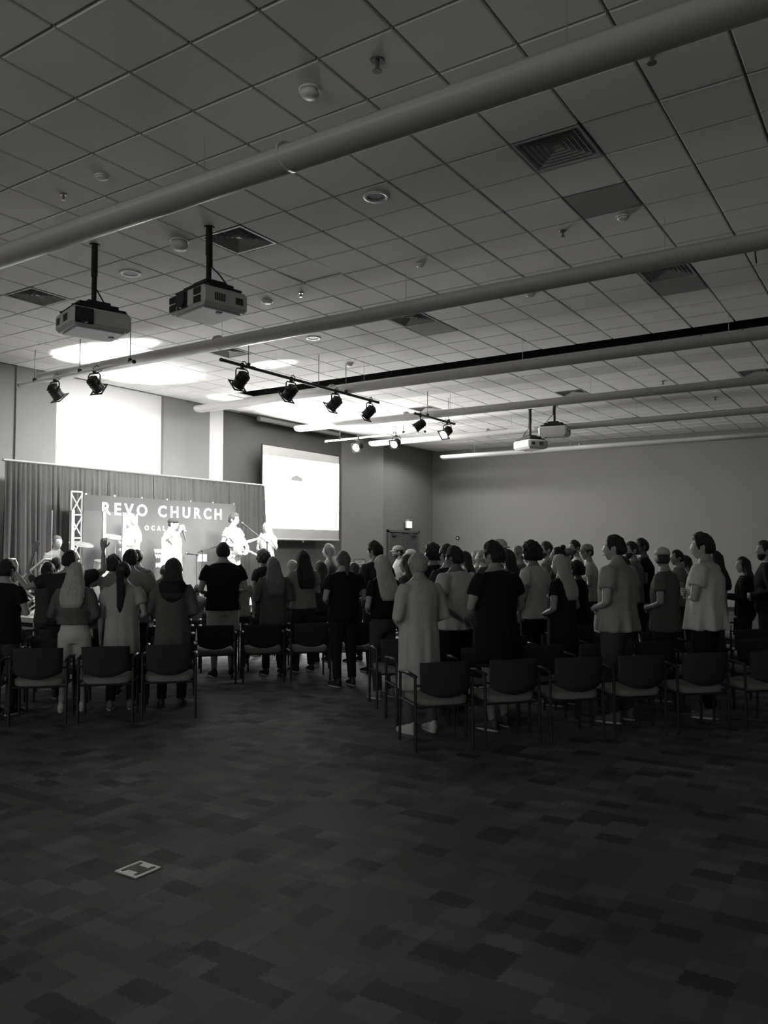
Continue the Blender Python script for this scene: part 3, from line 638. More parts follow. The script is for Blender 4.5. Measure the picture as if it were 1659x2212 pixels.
# ---------------------------------------------------------------- chairs
TV, NV = Vector((.68, .73, 0)).normalized(), Vector((-.73, .68, 0)).normalized()
M_CF = mat('chair_frame', .022, .4); M_CB = mat('chair_back', .03, .9, .3, 150); M_CS = mat('seat_fabric', .2, .9, .3, 150, .1, 20)
def chair():
    r = empty('armchair', (0, 0, 0))
    n = 12; m = MB(); Fr = []; Bk = []
    # back shell: curved plan, bottom edge dipping in the middle
    for j in range(7):
        for i in range(n+1):
            u = i/n*2-1; z1 = .765-.01*u*u; z0 = .455+.06*abs(u)**2.2; z = z0+(z1-z0)*j/6
            hw = .232*(1-.04*(1-j/6)); y = -.03-.05*(1-u*u) - .07*(z-.45) + .02*0
            edge = .017 if 0 < i < n and 0 < j < 6 else .008
            Fr.append((hw*u, y+edge, z)); Bk.append((hw*u, y-edge, z))
    N = len(Fr); w_ = n+1
    f = [(j*w_+i, j*w_+i+1, (j+1)*w_+i+1, (j+1)*w_+i) for j in range(6) for i in range(n)]
    f2 = [tuple(N+q for q in reversed(a)) for a in f]
    rim = [i for i in range(w_)] + [j*w_+n for j in range(1, 7)] + [6*w_+i for i in range(n-1, -1, -1)] + [j*w_ for j in range(5, 0, -1)]
    f3 = [(rim[k], N+rim[k], N+rim[(k+1) % len(rim)], rim[(k+1) % len(rim)]) for k in range(len(rim))]
    m.add(Fr+Bk, f+f2+f3); m.obj('backrest', M_CB, r, True)
    m = MB(); V = []
    for k, z in enumerate((.375, .385, .42, .435)):
        q = (.235, .24, .24, .215)[k]
        for a in range(24):
            t = 2*math.pi*a/24; c, s_ = math.cos(t), math.sin(t); e = .35
            x = q*math.copysign(abs(c)**e, c); y = .215+(q-.02)*math.copysign(abs(s_)**e, s_)
            V.append((x, y, z + (.02*(x/.24)**2 if k > 1 else .012*(x/.24)**2)))
    m.add(V, [(k*24+a, k*24+(a+1) % 24, (k+1)*24+(a+1) % 24, (k+1)*24+a) for k in range(3) for a in range(24)] + [tuple(range(23, -1, -1)), tuple(72+a for a in range(24))])
    m.obj('seat', M_CS, r, True)
    for s in (-1, 1):
        MB().tube([(s*.262, -.02, 0), (s*.262, -.015, .3), (s*.262, -.01, .625)], .0135, 8).obj('leg', M_CF, r)
        MB().tube([(s*.262, .44, 0), (s*.262, .43, .3), (s*.262, .42, .615)], .0135, 8).obj('leg', M_CF, r)
        MB().tube([(s*.262, -.02, .632), (s*.264, .2, .642), (s*.262, .43, .622)], [.02, .024, .02], 8, flat=.7).obj('armrest', M_CF, r, True)
        MB().tube([(s*.262, -.01, .39), (s*.262, .43, .385)], .011, 6).tube([(s*.262, -.01, .56), (s*.22, -.05, .56)], .011, 6).obj('side_rail', M_CF, r)
    MB().tube([(-.262, .0, .37), (.262, .0, .37)], .011, 6).tube([(-.262, .41, .37), (.262, .41, .37)], .011, 6).obj('seat_frame', M_CF, r)
    return r
ORD = ['first', 'second', 'third', 'fourth', 'fifth', 'sixth', 'seventh', 'eighth', 'ninth', 'tenth', 'eleventh']
CH = chair(); first = True; CPOS = []; TREE = None
rz = math.atan2(-NV.x, NV.y)
rowsL = [(8.62, [-.13, -.75, -1.37, -1.99], 'back row of the left block'), (9.5, [-.13, -.75, -1.37, -1.99], 'second row from the back, left block'),
         (10.66, [2.25, 1.63, 1.01, .39, -.23, -.85, -1.47, -2.1], 'middle row left of the aisle'), (11.75, [1.8, 1.15, .5, -.15, -.8], 'row in front of the middle row, left block'), (12.8, [1.8, 1.15, .5, -.15, -.8], 'front row of the left block')]
rowsR = [(6.76, [2.19, 2.82, 3.45, 4.09, 4.74, 5.45], 'back row of the right block'), (7.68, [2.27, 2.9, 3.54, 4.17, 4.8, 5.43, 6.05], 'second row from the back, right block'),
         (8.6, [2.3, 2.92, 3.55, 4.18, 4.8, 5.45, 6.1, 6.7], 'third row from the back, right block'), (9.55, [2.95, 3.58, 4.2, 4.85, 5.5, 6.1], 'fourth row from the back, right block')]
random.seed(3); CD = []
for n_, ts, lb in rowsL + rowsR:
    for k, t in enumerate(ts):
        p = TV*(t+random.uniform(-.01, .01)) + NV*(n_+random.uniform(-.02, .02)); a = rz + random.uniform(-.05, .05)
        if first: o = CH; o.location = p; o.rotation_euler = (0, 0, a); first = False
        else: CD.append((p, a, None)); o = None
        L_ = '%s black armchair counting %s, %s' % (ORD[k], 'leftwards' if (n_, ts, lb) in rowsL else 'from the aisle', lb)
        if o: o['label'] = L_
        else: CD[-1] = (p, a, L_)
        CPOS.append(p)
# a few chairs turned at the far right
for i, (u, fw, a, lb) in enumerate([(1590, 11.8, .5, 'armchair standing alone near the back wall at the far right')]):
    CD.append((at(u, fw), rz+a, lb)); CPOS.append(at(u, fw))
CH['category'] = 'chair'; CH['group'] = 'black armchairs in rows facing the stage'
kids = list(CH.children)
for p, a, L_ in CD:
    c = CH.copy(); COL.objects.link(c); c.location = p; c.rotation_euler = (0, 0, a); c['label'] = L_
    for q in kids: d_ = q.copy(); COL.objects.link(d_); d_.parent = c
# ---------------------------------------------------------------- people
QUEUE = []     # (object, voxel, detail mesh builder)
M_EYE = mat('eye_white', .6, .3); M_PUP = mat('pupil', .02, .3); 
def head_pts(nu=26, nv=20, hairf=None):
    V = []
    for j in range(nv+1):
        el = -math.pi/2 + math.pi*j/nv
        for i in range(nu):
            az = 2*math.pi*i/nu
            sx, sy, sz = math.cos(el)*math.sin(az), math.cos(el)*math.cos(az), math.sin(el)
            kx = 1 - (.34*max(0, -sz)**1.3 if sy > -.2 else .25*max(0, -sz)); x = .076*sx*kx
            y = .098*sy + (.004 if sy < 0 and sz > 0 else 0)
            if sy < 0: y *= 1 - .42*max(0, -sz)**1.5
            z = .118*sz - (.008 if (sy > .5 and sz < -.5) else 0)
            if sy > 0:
                y += .019*math.exp(-(x/.012)**2 - ((z+.018)/.016)**2) + .012*math.exp(-(x/.01)**2 - ((z-.004)/.02)**2)
                y -= .010*(math.exp(-((abs(x)-.032)/.015)**2 - ((z-.012)/.012)**2))
                y += .005*math.exp(-((z-.035)/.01)**2)*(sy > .4) + .006*math.exp(-(x/.03)**2 - ((z+.062)/.008)**2) + .007*math.exp(-(x/.022)**2 - ((z+.1)/.014)**2)
            p = Vector((x, y, z))
            if hairf:
                t = hairf(az if az < math.pi else az - 2*math.pi, el, i*7+j*13)
                n = Vector((sx/.076, sy/.098, sz/.118)).normalized()
                p = p + n*t
            V.append(p)
    Fc = [(j*nu+i, j*nu+(i+1) % nu, (j+1)*nu+(i+1) % nu, (j+1)*nu+i) for j in range(nv) for i in range(nu)]
    return V, Fc
def hand(mb, wrist, d, pal, s=1, side=1, curl=.7, mi=0):
    # d: direction of the fingers, pal: palm normal (fingers curl towards it); side: +1 right hand
    d = Vector(d).normalized(); pal = Vector(pal); pal = (pal - d*pal.dot(d)).normalized(); x = d.cross(pal)*side
    w = Vector(wrist)
    rings = []
    T = Matrix((( x.x, pal.x, d.x, w.x), (x.y, pal.y, d.y, w.y), (x.z, pal.z, d.z, w.z), (0, 0, 0, 1)))
    mb.loft([(0, 0, -.03*s, .024*s, .02*s), (0, 0, 0, .027*s, .02*s), (0, 0, .045*s, .04*s, .017*s), (0, 0, .085*s, .042*s, .015*s), (0, 0, .095*s, .034*s, .010*s)], 12, mi, M=T)
    for k, (ox, ln) in enumerate(((-.031, .062), (-.011, .072), (.010, .068), (.030, .052))):
        b = w + (x*ox + d*.085)*s; c = curl*(1+.08*k)
        d1 = (d*math.cos(c*.6) + pal*math.sin(c*.6)); d2 = (d*math.cos(c*1.5) + pal*math.sin(c*1.5)); d3 = (d*math.cos(c*2.2) + pal*math.sin(c*2.2))
        p1 = b + d1*ln*.5*s; p2 = p1 + d2*ln*.32*s; p3 = p2 + d3*ln*.26*s
        mb.tube([b-d*.01*s, p1, p2, p3], [.0092*s, .0088*s, .008*s, .006*s], 7, mi)
    b = w + (x*-.028 + d*.02 + pal*.004)*s; d1 = (x*-.7 + d*.7 + pal*.25).normalized(); p1 = b + d1*.045*s; p2 = p1 + (d + pal*.4 - x*.2).normalized()*.03*s
    mb.tube([b, p1, p2], [.013*s, .0105*s, .008*s], 7, mi)
ARMS = {   # elbow, wrist (body height 1.75, right side), finger dir, palm normal
 'down': ((.245, -.03, 1.12), (.262, .045, .87), (0, .15, -1), (-1, 0, 0)),
 'pocket': ((.29, -.07, 1.12), (.22, .05, .93), (-.3, .3, -1), (-1, 0, 0)),
 'front': ((.275, -.05, 1.12), (.10, .19, 1.05), (-1, .3, 0), (0, -1, 0)),
 'fold': ((.27, .02, 1.13), (-.03, .18, 1.18), (-1, 0, .1), (0, -1, 0)),
 'back': ((.31, -.13, 1.13), (.06, -.17, .965), (-1, -.15, -.25), (0, -1, .2)),
 'back_l': ((.30, -.12, 1.14), (.02, -.20, 1.0), (-1, -.1, -.5), (0, -1, .2)),
 'up': ((.31, .14, 1.50), (.29, .20, 1.76), (0, .1, 1), (0, 1, 0)),
 'out': ((.42, .04, 1.30), (.58, .1, 1.52), (.5, .1, 1), (0, 1, 0)),
 'half': ((.27, .03, 1.14), (.22, .26, 1.33), (-.1, .5, 1), (-1, 0, 0)),
 'mic': ((.24, .12, 1.23), (.07, .19, 1.47), (-.2, .3, .9), (-.9, 0, .3)),
 'book': ((.25, .0, 1.13), (.15, .27, 1.16), (-.3, .9, .2), (-1, 0, .3)),
 'neck': ((.30, .10, 1.16), (.50, .26, 1.24), (.6, .35, .5), (0, -.3, 1)),
 'strum': ((.33, -.04, 1.13), (.10, .24, 1.06), (-.8, .2, -.5), (0, -1, -.2)),
 'raise_far': ((.40, .12, 1.62), (.34, .2, 1.92), (-.2, .1, 1), (0, 1, 0)),
}
def person(loc, h, face, label, skn=.3, build=1.0, hair=('short', .02), topc=.1, top='tee', hem=.86, bottom='pants', botc=.03, arms=('front', 'front'), shoe=.03, vox=.02, lean=0, group=None, fold=.035, sit=False, headturn=0, loose=1.0, beard=None, collar=None, hatc=None):
    s = h/1.737; rt = empty('person', loc, face, label, 'person', group); rnd = random.Random(label)
    def sc(p): return (p[0]*s, p[1]*s, p[2]*s)
    B = build*1.08; zdrop = 0
    hipz = .93
    def J(p, side):      # mirror and scale
        return Vector((p[0]*side*(1+(B-1)*.6), p[1], p[2]))*s
    # ---- legs
    if sit:
        legs = [[(.095, .0, .50), (.11, .40, .50), (.11, .42, .10)] for _ in (0, 1)]; dz = -.43
    else:
        st_ = rnd.uniform(-.03, .05)
        legs = [[(.092, 0, .92), (.105+.01*k, .015+(st_ if k else -st_)*.5, .50), (.115, -.03+(st_ if k else -st_), .085)] for k in (0, 1)]; dz = 0
    def up(p): return Vector((p[0], p[1], p[2]+dz))
    core = MB()
    sh = .185*B; rx = .155*B
    torso = [(0, 0, .84, .10*B, .08), (0, -.01, .90, .155*B, .105*B), (0, -.005, 1.0, .148*B, .10*B), (0, .01, 1.10, .132*B, .092*B), (0, .01, 1.22, .152*B, .105*B), (0, .0, 1.33, .168*B, .108*B), (0, -.01, 1.42, .172*B, .085), (0, -.012, 1.475, .115*B, .064), (0, -.008, 1.52, .062, .058)]
    core.loft([tuple(q*s if k < 5 else q for k, q in enumerate((a[0], a[1], a[2]+dz, a[3], a[4]))) for a in torso], 20)
    core.tube([up((0, -.012, 1.44))*s, up((0, .0, 1.52))*s, up((0, .012, 1.60))*s], [.064*s, .059*s, .056*s], 12)
    hp = [None, None]
    A = []
    for k, side in enumerate((-1, 1)):
        e, wr, fd, pn = ARMS[arms[k]]
        S0 = J((.178, -.012, 1.422+dz), side); E = J((e[0], e[1], e[2]+dz), side); W_ = J((wr[0], wr[1], wr[2]+dz), side)
        core.tube([S0, S0.lerp(E, .5), E, E.lerp(W_, .35), W_], [.046*s*B, .044*s*B, .038*s, .037*s, .025*s], 12)
        A.append((S0, E, W_, side, fd, pn))
        L_ = [Vector((p[0]*side, p[1], p[2]))*s for p in legs[k]]
        core.tube([L_[0], L_[0].lerp(L_[1], .5), L_[1], L_[1].lerp(L_[2], .35), L_[2]], [.088*s*B, .075*s*B, .054*s, .054*s*(B**.5), .036*s], 14)
        hp[k] = L_
    body = core.obj('body', skin(skn), rt, True)
    det = MB()
    HC = up((0, .018, 1.619))*s
    HM = Matrix.Translation(HC) @ Matrix.Rotation(headturn, 4, 'Z') @ Matrix.Diagonal((s*1.02, s*1.02, s*1.02, 1))
    V, Fc = head_pts(); det.add([HM @ p for p in V], Fc)
    for sx in (-1, 1):
        det.ball((0, 0, 0), (.0125, .011, .009), 6, 1, M=HM @ Matrix.Translation((sx*.031, .079, .012)))
        det.ball((0, 0, 0), (.0055, .004, .0055), 5, 2, M=HM @ Matrix.Translation((sx*.031, .0885, .012)))
        det.ball((0, 0, 0), (.010, .018, .030), 6, 0, M=HM @ Matrix.Translation((sx*.078, -.008, -.002)) @ Matrix.Rotation(sx*.3, 4, 'Z'))
        det.ball((0, 0, 0), (.016, .004, .003), 5, 2, M=HM @ Matrix.Translation((sx*.032, .094, .034)))
    det.ball((0, 0, 0), (.022, .006, .006), 6, 3, M=HM @ Matrix.Translation((0, .098, -.06)))
    for (S0, E, W_, side, fd, pn) in A:
        hand(det, W_ + Vector((fd[0]*side, fd[1], fd[2])).normalized()*.015*s, (fd[0]*side, fd[1], fd[2]), (pn[0]*side, pn[1], pn[2]), s*.98, side, .6)
    QUEUE.append((body, vox*s, det, [skin(skn), M_EYE, M_PUP, mat('lips', .16, .5)]))
    # ---- upper garment
    slv = {'tee': .55, 'long': 1.9, 'dress': .45, 'tank': .0, 'coat': 1.9}[top]
    g = MB(); o_ = .022*loose
    hz = hem
    rings = []
    if not sit: lo = [(0, -.005, hz, (.172*B+o_*1.3)*(1.0 if top != 'dress' else 1.12), (.122*B+o_*1.2), fold*1.6)]
    else: lo = [(0, .0, .92, .175*B+o_, .13*B+o_, fold)]
    zz = [1.0, 1.10, 1.22, 1.33, 1.415, 1.465, 1.497]
    wd = [.166*B+o_, (.150*B+o_+.012*min(1, loose-1)*2), .166*B+o_, .180*B+o_*.7, .184*B+o_*.4, .128*B+.01, .066]
    dp = [.118*B+o_, .108*B+o_, .118*B+o_, .120*B+o_*.6, .098+o_*.3, .072, .062]
    if hz < .8 and not sit: lo.append((0, -.005, .9, .172*B+o_, .122*B+o_, fold))
    for z, a, b in zip(zz, wd, dp):
        if z > hz+.04: lo.append((0, -.003 if z < 1.3 else -.012, z, a, b, fold*max(0, (1.42-z))*1.6))
    g.loft([(a[0]*s, a[1]*s, (a[2]+dz)*s, a[3]*s, a[4]*s, a[5]) for a in lo], 40, nf=rnd.choice((7, 8, 9, 11)), ph=rnd.random()*6)
    for (S0, E, W_, side, fd, pn) in A:
        if slv == 0: continue
        r0 = (.065 + .016*(loose-1))*s*B; r1 = (.052 + .03*(loose-1) if slv < 1 else .046+.01*(loose-1))*s*B
        if slv < 1: g.tube([S0 + (Vector((-.03*side*s, 0, .0))), S0.lerp(E, .25), S0.lerp(E, slv), S0.lerp(E, slv+.04)], [r0, r0*1.0, r1*1.1, r1*1.1], 14)
        else: g.tube([S0 + (Vector((-.03*side*s, 0, .0))), S0.lerp(E, .3), E, E.lerp(W_, .5), E.lerp(W_, .96)], [r0, r0*.95, r1*1.05, r1*.95, r1*.85], 14)
    sname = {'tee': 'shirt', 'long': 'sweater', 'dress': 'dress', 'tank': 'top', 'coat': 'long_cardigan'}[top]
    tm_ = topc if not isinstance(topc, (int, float)) else cloth(topc)
    QUEUE.append((g.obj(sname, tm_, rt, True), vox*s*.95, None, None))
    if collar:
        g = MB(); c0 = up((0, -.012, 1.47))*s
        g.loft([(c0.x, c0.y, c0.z-.01, .075*s, .066*s), (c0.x, c0.y-.006, c0.z+.03*s, .068*s, .062*s)], 20); g.obj('collar', cloth(collar), rt, True)
    # ---- lower garment
    if bottom != 'none':
        g = MB(); ln = {'pants': .97, 'shorts': .55, 'skirt': .5}[bottom]
        if sit: g.loft([(0, .02*s, .43*s, .17*B*s, .13*s), (0, 0, .5*s, .185*B*s, .15*s), (0, 0, .6*s, .17*B*s, .12*s)], 24)
        else:
            g.loft([(0, -.005*s, .80*s, .15*B*s, .105*B*s), (0, -.012*s, .89*s, (.172*B+.008)*s, (.118*B+.012)*s), (0, -.005*s, 1.0*s, (.16*B+.006)*s, (.11*B+.008)*s), (0, 0, 1.04*s, (.148*B)*s, .1*B*s)], 24)
        for k in (0, 1):
            P0, P1, P2 = hp[k]
            if bottom == 'pants': g.tube([P0, P0.lerp(P1, .5), P1, P1.lerp(P2, .5), P1.lerp(P2, .97)], [.100*s*B, .090*s*B, .070*s*B, .063*s, .058*s], 16)
            elif bottom == 'shorts': g.tube([P0, P0.lerp(P1, .5), P0.lerp(P1, .8)], [.103*s*B, .098*s*B, .096*s*B], 16)
        if bottom == 'skirt': g.loft([(0, 0, .45*s, .2*s, .17*s, .05), (0, 0, .7*s, .185*s, .145*s, .03), (0, 0, .95*s, .16*s, .11*s)], 30)
        QUEUE.append((g.obj({'pants': 'trousers', 'shorts': 'shorts', 'skirt': 'skirt'}[bottom], cloth(botc), rt, True), vox*s, None, None))
    for k, side in enumerate((-1, 1)):
        a = hp[k][2]; g = MB()
        T = Matrix.Translation((a.x, a.y, 0)) @ Matrix.Rotation(-side*.15, 4, 'Z') @ Matrix.Diagonal((s, s, s, 1))
        pts = [(-.062, .024, .03), (-.05, .034, .05), (0, .038, .052), (.06, .040, .042), (.12, .044, .034), (.165, .036, .026), (.19, .015, .02)]
        V = []; n = 14
        for y, hw, hh in pts:
            for q in range(n):
                t = 2*math.pi*q/n; V.append(T @ Vector((hw*math.cos(t), y, hh + hh*.92*math.sin(t)*(1 if math.sin(t) > 0 else 1) + (.03 if y < .03 and math.sin(t) > 0 else 0)*math.sin(t))))
        m_ = len(pts); g.add(V, [(i*n+q, i*n+(q+1) % n, (i+1)*n+(q+1) % n, (i+1)*n+q) for i in range(m_-1) for q in range(n)] + [tuple(range(n-1, -1, -1)), tuple((m_-1)*n+q for q in range(n))])
        g.loft([(0, .062, .0, .043, .128), (0, .062, .016, .045, .13)], 20, 1, M=T)
        g.obj('shoe', [mat('shoe_%03d' % round(shoe*1000), shoe, .5), mat('sole_%d' % (1 if shoe > .02 else 0), .5 if shoe > .02 else .03, .6)], rt, True)
    # ---- hair
    kind, hg = hair; hm = hairm(hg); g = MB(); nz = rnd.random()*10
    def HN(az, el, amp): return amp*noise.noise(Vector((math.sin(az)*3+nz, math.cos(az)*3, el*3)))
    th = {'short': .016, 'crop': .007, 'curly': .055, 'long': .02, 'pony': .013, 'bun': .013, 'top': .022, 'cap': .010, 'capback': .010, 'none': 0, 'hood': .03, 'updo': .014, 'beanie': .006, 'white': .014}.get(kind, .016)
    def hf(az, el, q):
        a = abs(az)
        line = .55 if a < .65 else (.55-(a-.65)*1.5 if a < 1.2 else (-.26 if a < 1.9 else -.62))
        if kind in ('long', 'curly', 'hood'): line = .62 if a < .75 else (.62-(a-.75)*2.2 if a < 1.3 else -.75)
        if a > 1.35 and a < 1.85 and kind in ('short', 'crop', 'top', 'cap', 'capback', 'beanie'): line = .05
        f = max(0, min(1, (el-line)/.22))
        t = th + HN(az, el, th*.5)
        if kind == 'top' and el > .5: t += .012*(.5+.5*math.cos(az))
        if kind == 'curly': t = th*(.8+.35*math.sin(9*az+nz)*math.cos(9*el)) * (1 if el > -.5 else .8)
        return -.012 + (t+.012)*f
    if kind != 'none':
        V, Fc = head_pts(36, 26, hf); g.add([HM @ p for p in V], Fc)
    hl = .35
    def HP(x, y, z): return Vector((HC.x+x*s, HC.y+y*s, HC.z+z*s))
    if kind in ('long', 'hood'):
        L_ = {'long': rnd.uniform(.36, .46), 'hood': .34}[kind]
        R_ = [(0, -.035, .07, .084, .07, .0), (0, -.045, .0, .099, .072, .03), (0, -.055, -.08, .115, .068, .05), (0, -.095, -.16, .135, .062, .06), (0, -.135, -.26, .145, .058, .06), (0, -.155, -L_+.05, .13, .05, .03), (0, -.155, -L_, .10, .034, .02)]
        g.loft([(HC.x+a[0]*s, HC.y+a[1]*s, HC.z+a[2]*s, a[3]*s, a[4]*s, a[5]) for a in R_], 44, nf=11, ph=nz)
    if kind == 'pony':
        g.tube([HP(0, -.10, .05), HP(0, -.15, .02), HP(0, -.155, -.1), HP(.01, -.15, -.25), HP(.0, -.15, -.4), HP(0, -.145, -.5)], [.026*s, .042*s, .05*s, .052*s, .042*s, .012*s], 14)
    if kind == 'bun': g.ball((HC.x, HC.y-.07*s, HC.z+.125*s), (.042*s, .042*s, .036*s), 8)
    if kind == 'updo': g.ball((HC.x, HC.y-.115*s, HC.z+.02*s), (.05*s, .045*s, .06*s), 8); g.tube([HP(.0, -.1, -.02), HP(.0, -.12, -.12), HP(0, -.12, -.2)], [.04*s, .035*s, .01*s], 10)
    if beard: 
        def bf(az, el, q):
            a = abs(az); f = max(0, min(1, (-.25-el)/.15))*max(0, min(1, (1.5-a)/.2)); return -.01+.022*f
        b = MB(); V, Fc = head_pts(26, 20, bf); b.add([HM @ p for p in V], Fc); b.obj('beard', hairm(beard), rt, True)
    if kind != 'none':
        ho = g.obj('hair', hm, rt, True)
        if kind in ('long', 'hood', 'pony', 'bun', 'updo', 'curly'): QUEUE.append((ho, .0125*s if vox < .025 else .018*s, None, None))
    if kind == 'hood':
        g = MB(); g.loft([(HC.x+a[0]*s, HC.y+a[1]*s, HC.z+a[2]*s, a[3]*s, a[4]*s) for a in [(0, -.10, -.12, .13, .07), (0, -.12, -.17, .165, .07), (0, -.14, -.24, .15, .06), (0, -.14, -.32, .11, .05), (0, -.13, -.40, .045, .03)]], 28)
        QUEUE.append((g.obj('hood', cloth(.02), rt, True), .016*s, None, None))
    if kind in ('cap', 'capback', 'beanie'):
        g = MB(); hc_ = cloth(hatc if hatc is not None else .3)
        A_ = Matrix.Translation(HC) @ Matrix.Rotation(headturn + (math.pi if kind == 'capback' else 0), 4, 'Z') @ Matrix.Rotation(-.08, 4, 'X') @ Matrix.Diagonal((s, s, s, 1))
        z0 = .045 if kind != 'beanie' else .03
        g.loft([(0, -.002, z0, .089, .112), (0, -.002, z0+.03, .089, .111), (0, 0, z0+.065, .074, .09), (0, 0, z0+.088, .04, .05), (0, 0, z0+.094, .01, .012)], 26, M=A_)
        co = g.obj('cap' if kind != 'beanie' else 'beanie', hc_, rt, True)
        if kind != 'beanie':
            b = MB(); V = []; n = 12
            for z in (0, .006):
                for rr in (0, 1):
                    for i in range(n+1):
                        t = -1+2*i/n; x = .078*t; y = (.085*math.sqrt(max(0, 1-t*t*.9)) + rr*.075*math.sqrt(max(0, 1-t*t)))
                        V.append(A_ @ Vector((x, y, z0+.004+z-.03*rr+.012*(1-t*t))))
            w_ = n+1; f = []
            for i in range(n):
                f += [(i, i+1, w_+i+1, w_+i), (2*w_+i, 3*w_+i, 3*w_+i+1, 2*w_+i+1), (w_+i, w_+i+1, 3*w_+i+1, 3*w_+i)]
            b.add(V, f); b.obj('cap_brim', hc_, co, True)
    if kind == 'white': pass
    return rt
def fin():
    dg0 = []
    for o, vx, det, ms in QUEUE:
        m = o.modifiers.new('r', 'REMESH'); m.mode = 'VOXEL'; m.voxel_size = vx; m.use_smooth_shade = True
        m2 = o.modifiers.new('s', 'SMOOTH'); m2.iterations = 3; m2.factor = .5
    bpy.context.view_layer.update(); dg = bpy.context.evaluated_depsgraph_get()
    res = [bpy.data.meshes.new_from_object(o.evaluated_get(dg)) for o, *_ in QUEUE]
    for (o, vx, det, ms), me in zip(QUEUE, res):
        o.modifiers.clear(); me.name = o.name
        if det:
            d = det.mesh('d', ms, True); bm = bmesh.new(); bm.from_mesh(d); bmesh.ops.recalc_face_normals(bm, faces=bm.faces); bm.from_mesh(me)
            me.materials.clear(); [me.materials.append(q) for q in ms]; bm.to_mesh(me); bm.free(); bpy.data.meshes.remove(d)
        old = o.data; o.data = me; bpy.data.meshes.remove(old)
        me.polygons.foreach_set('use_smooth', [True]*len(me.polygons))
STAGE_C = Vector((-11.7, 11.2, 0))
PLACED = []; SPECS = []
def crowd(*a, **k): SPECS.append((a, k))
def stand(u, vtop, fw, label, turn=0, **k):
    p = at(u, fw); t_ = p.dot(TV)
    rows = sorted([r_[0] for r_ in (rowsL if t_ < 2.1 else rowsR)]); n0 = p.dot(NV)
    if rows[0] - .3 < n0 < rows[-1] + .9 and k.get('snap', True):
        tg = min([q + .68 for q in rows], key=lambda q: abs(q-n0)); fw *= 1 + (tg-n0)/(NV.dot(at(u, 1)))/fw; p = at(u, fw)
    k.pop('snap', None)
    for off in [0, .1, -.1, .2, -.2, .3, -.3] + [.4+.1*q for q in range(24)] + [0]:
        p = at(u, fw+off)
        if any((p-q).length < .47 for q in PLACED): continue
        if any(-.17 < (p-q).dot(NV) < .60 and abs((p-q).dot(TV)) < .42 for q in CPOS): continue
        break
    fw = fw+off; PLACED.append(p)
    ht = EYE - (vtop-1188)*fw/1750
    hatadd = .02 if k.get('hair', ('short',))[0] in ('curly',) else 0
    d = STAGE_C - p; face = math.atan2(-d.x, d.y) + turn
    return person(p, ht-.012-hatadd*1.5, face, label, **k)
T = 'tee'
crowd(14, 1208, 8.9, 'person at the far left edge with short dark hair and a black top', hair=('short', .015), topc=.012, hem=.80, botc=.05, arms=('front', 'fold'), turn=-.2)
crowd(165, 1215, 8.9, 'person with long blonde hair in a dark cropped sweater and white shorts, left block', hair=('long', .42), topc=.11, top='long', hem=1.02, bottom='shorts', botc=.5, skn=.3, shoe=.5, build=.9, loose=1.25)
crowd(267, 1213, 8.85, 'person with a long dark ponytail in an oversized pale tee and dark leggings', hair=('pony', .012), topc=.34, hem=.66, bottom='pants', botc=.015, build=.92, loose=1.5, shoe=.12, arms=('down', 'front'))
crowd(375, 1208, 8.9, 'person in a dark hooded top with long hair tucked over the hood, left block', hair=('hood', .03), topc=.1, top='long', hem=.72, botc=.012, build=.93, loose=1.3, shoe=.02)
crowd(151, 1189, 9.9, 'broad person in a dark tee with one arm raised, behind the blonde one', hair=('short', .015), topc=.03, build=1.22, arms=('out', 'up'), turn=.1)
crowd(121, 1203, 11.4, 'person with short dark hair just left of the broad raised-arm worshipper', hair=('crop', .015), topc=.05, build=.95, vox=.024)
crowd(282, 1187, 10.0, 'large person in a pale grey shirt standing before the ponytailed one', hair=('short', .015), topc=.20, build=1.2, turn=-.05, loose=1.2)
crowd(296, 1186, 11.3, 'person whose dark head shows right behind the pale grey shirt', hair=('crop', .015), topc=.12, vox=.024)
crowd(246, 1197, 11.2, 'person with a dark bob and an arm lifted, left of the pale grey shirt', hair=('curly', .03), topc=.12, top='tee', arms=('out', 'half'), vox=.024, build=.85)
crowd(104, 1214, 10.9, 'person with one bare arm stretched up beside the stage steps', hair=('short', .02), topc=.05, arms=('raise_far', 'down'), vox=.024, build=.85, skn=.3)
crowd(483, 1172, 10.6, 'tall person in a black tee and pale shorts, left of the aisle', hair=('short', .012), topc=.014, hem=.86, bottom='shorts', botc=.45, build=1.08, loose=1.25, shoe=.03, turn=.05)
crowd(521, 1226, 11.9, 'short child-sized person in a pale tee beside the tall black-tee one', hair=('short', .02), topc=.28, arms=('down', 'down'), botc=.04, vox=.022, build=.85)
crowd(357, 1220, 11.6, 'person mostly hidden behind the hooded one', hair=('short', .02), topc=.03, vox=.026)
crowd(428, 1262, 13.2, 'seated-height child at the stage edge right of the hooded one', hair=('short', .02), topc=.06, vox=.026, build=.9)
crowd(571, 1186, 12.2, 'person with a big dark curly hairdo in a black tee, under the stage vocalist', hair=('curly', .02), topc=.012, build=.9, turn=.2, skn=.2)
crowd(591, 1203, 10.9, 'person with long light brown hair over a dark loose top, centre-left', hair=('long', .16), topc=.1, top='long', hem=.72, botc=.012, build=.92, loose=1.35)
crowd(655, 1188, 10.9, 'person with very long dark hair over a pale tee, centre', hair=('long', .012), topc=.22, hem=.90, botc=.03, build=.93, loose=1.2, arms=('front', 'fold'))
crowd(633, 1210, 12.8, 'small blonde head left of the long dark hair', hair=('long', .3), topc=.1, build=.8, vox=.026)
crowd(694, 1212, 12.6, 'person with long brown hair right of the long dark hair', hair=('long', .05), topc=.05, build=.85, vox=.026)
crowd(712, 1175, 15.0, 'distant tall person with long grey-brown hair before the bare wall', hair=('long', .07), topc=.08, top='long', build=.95, vox=.028)
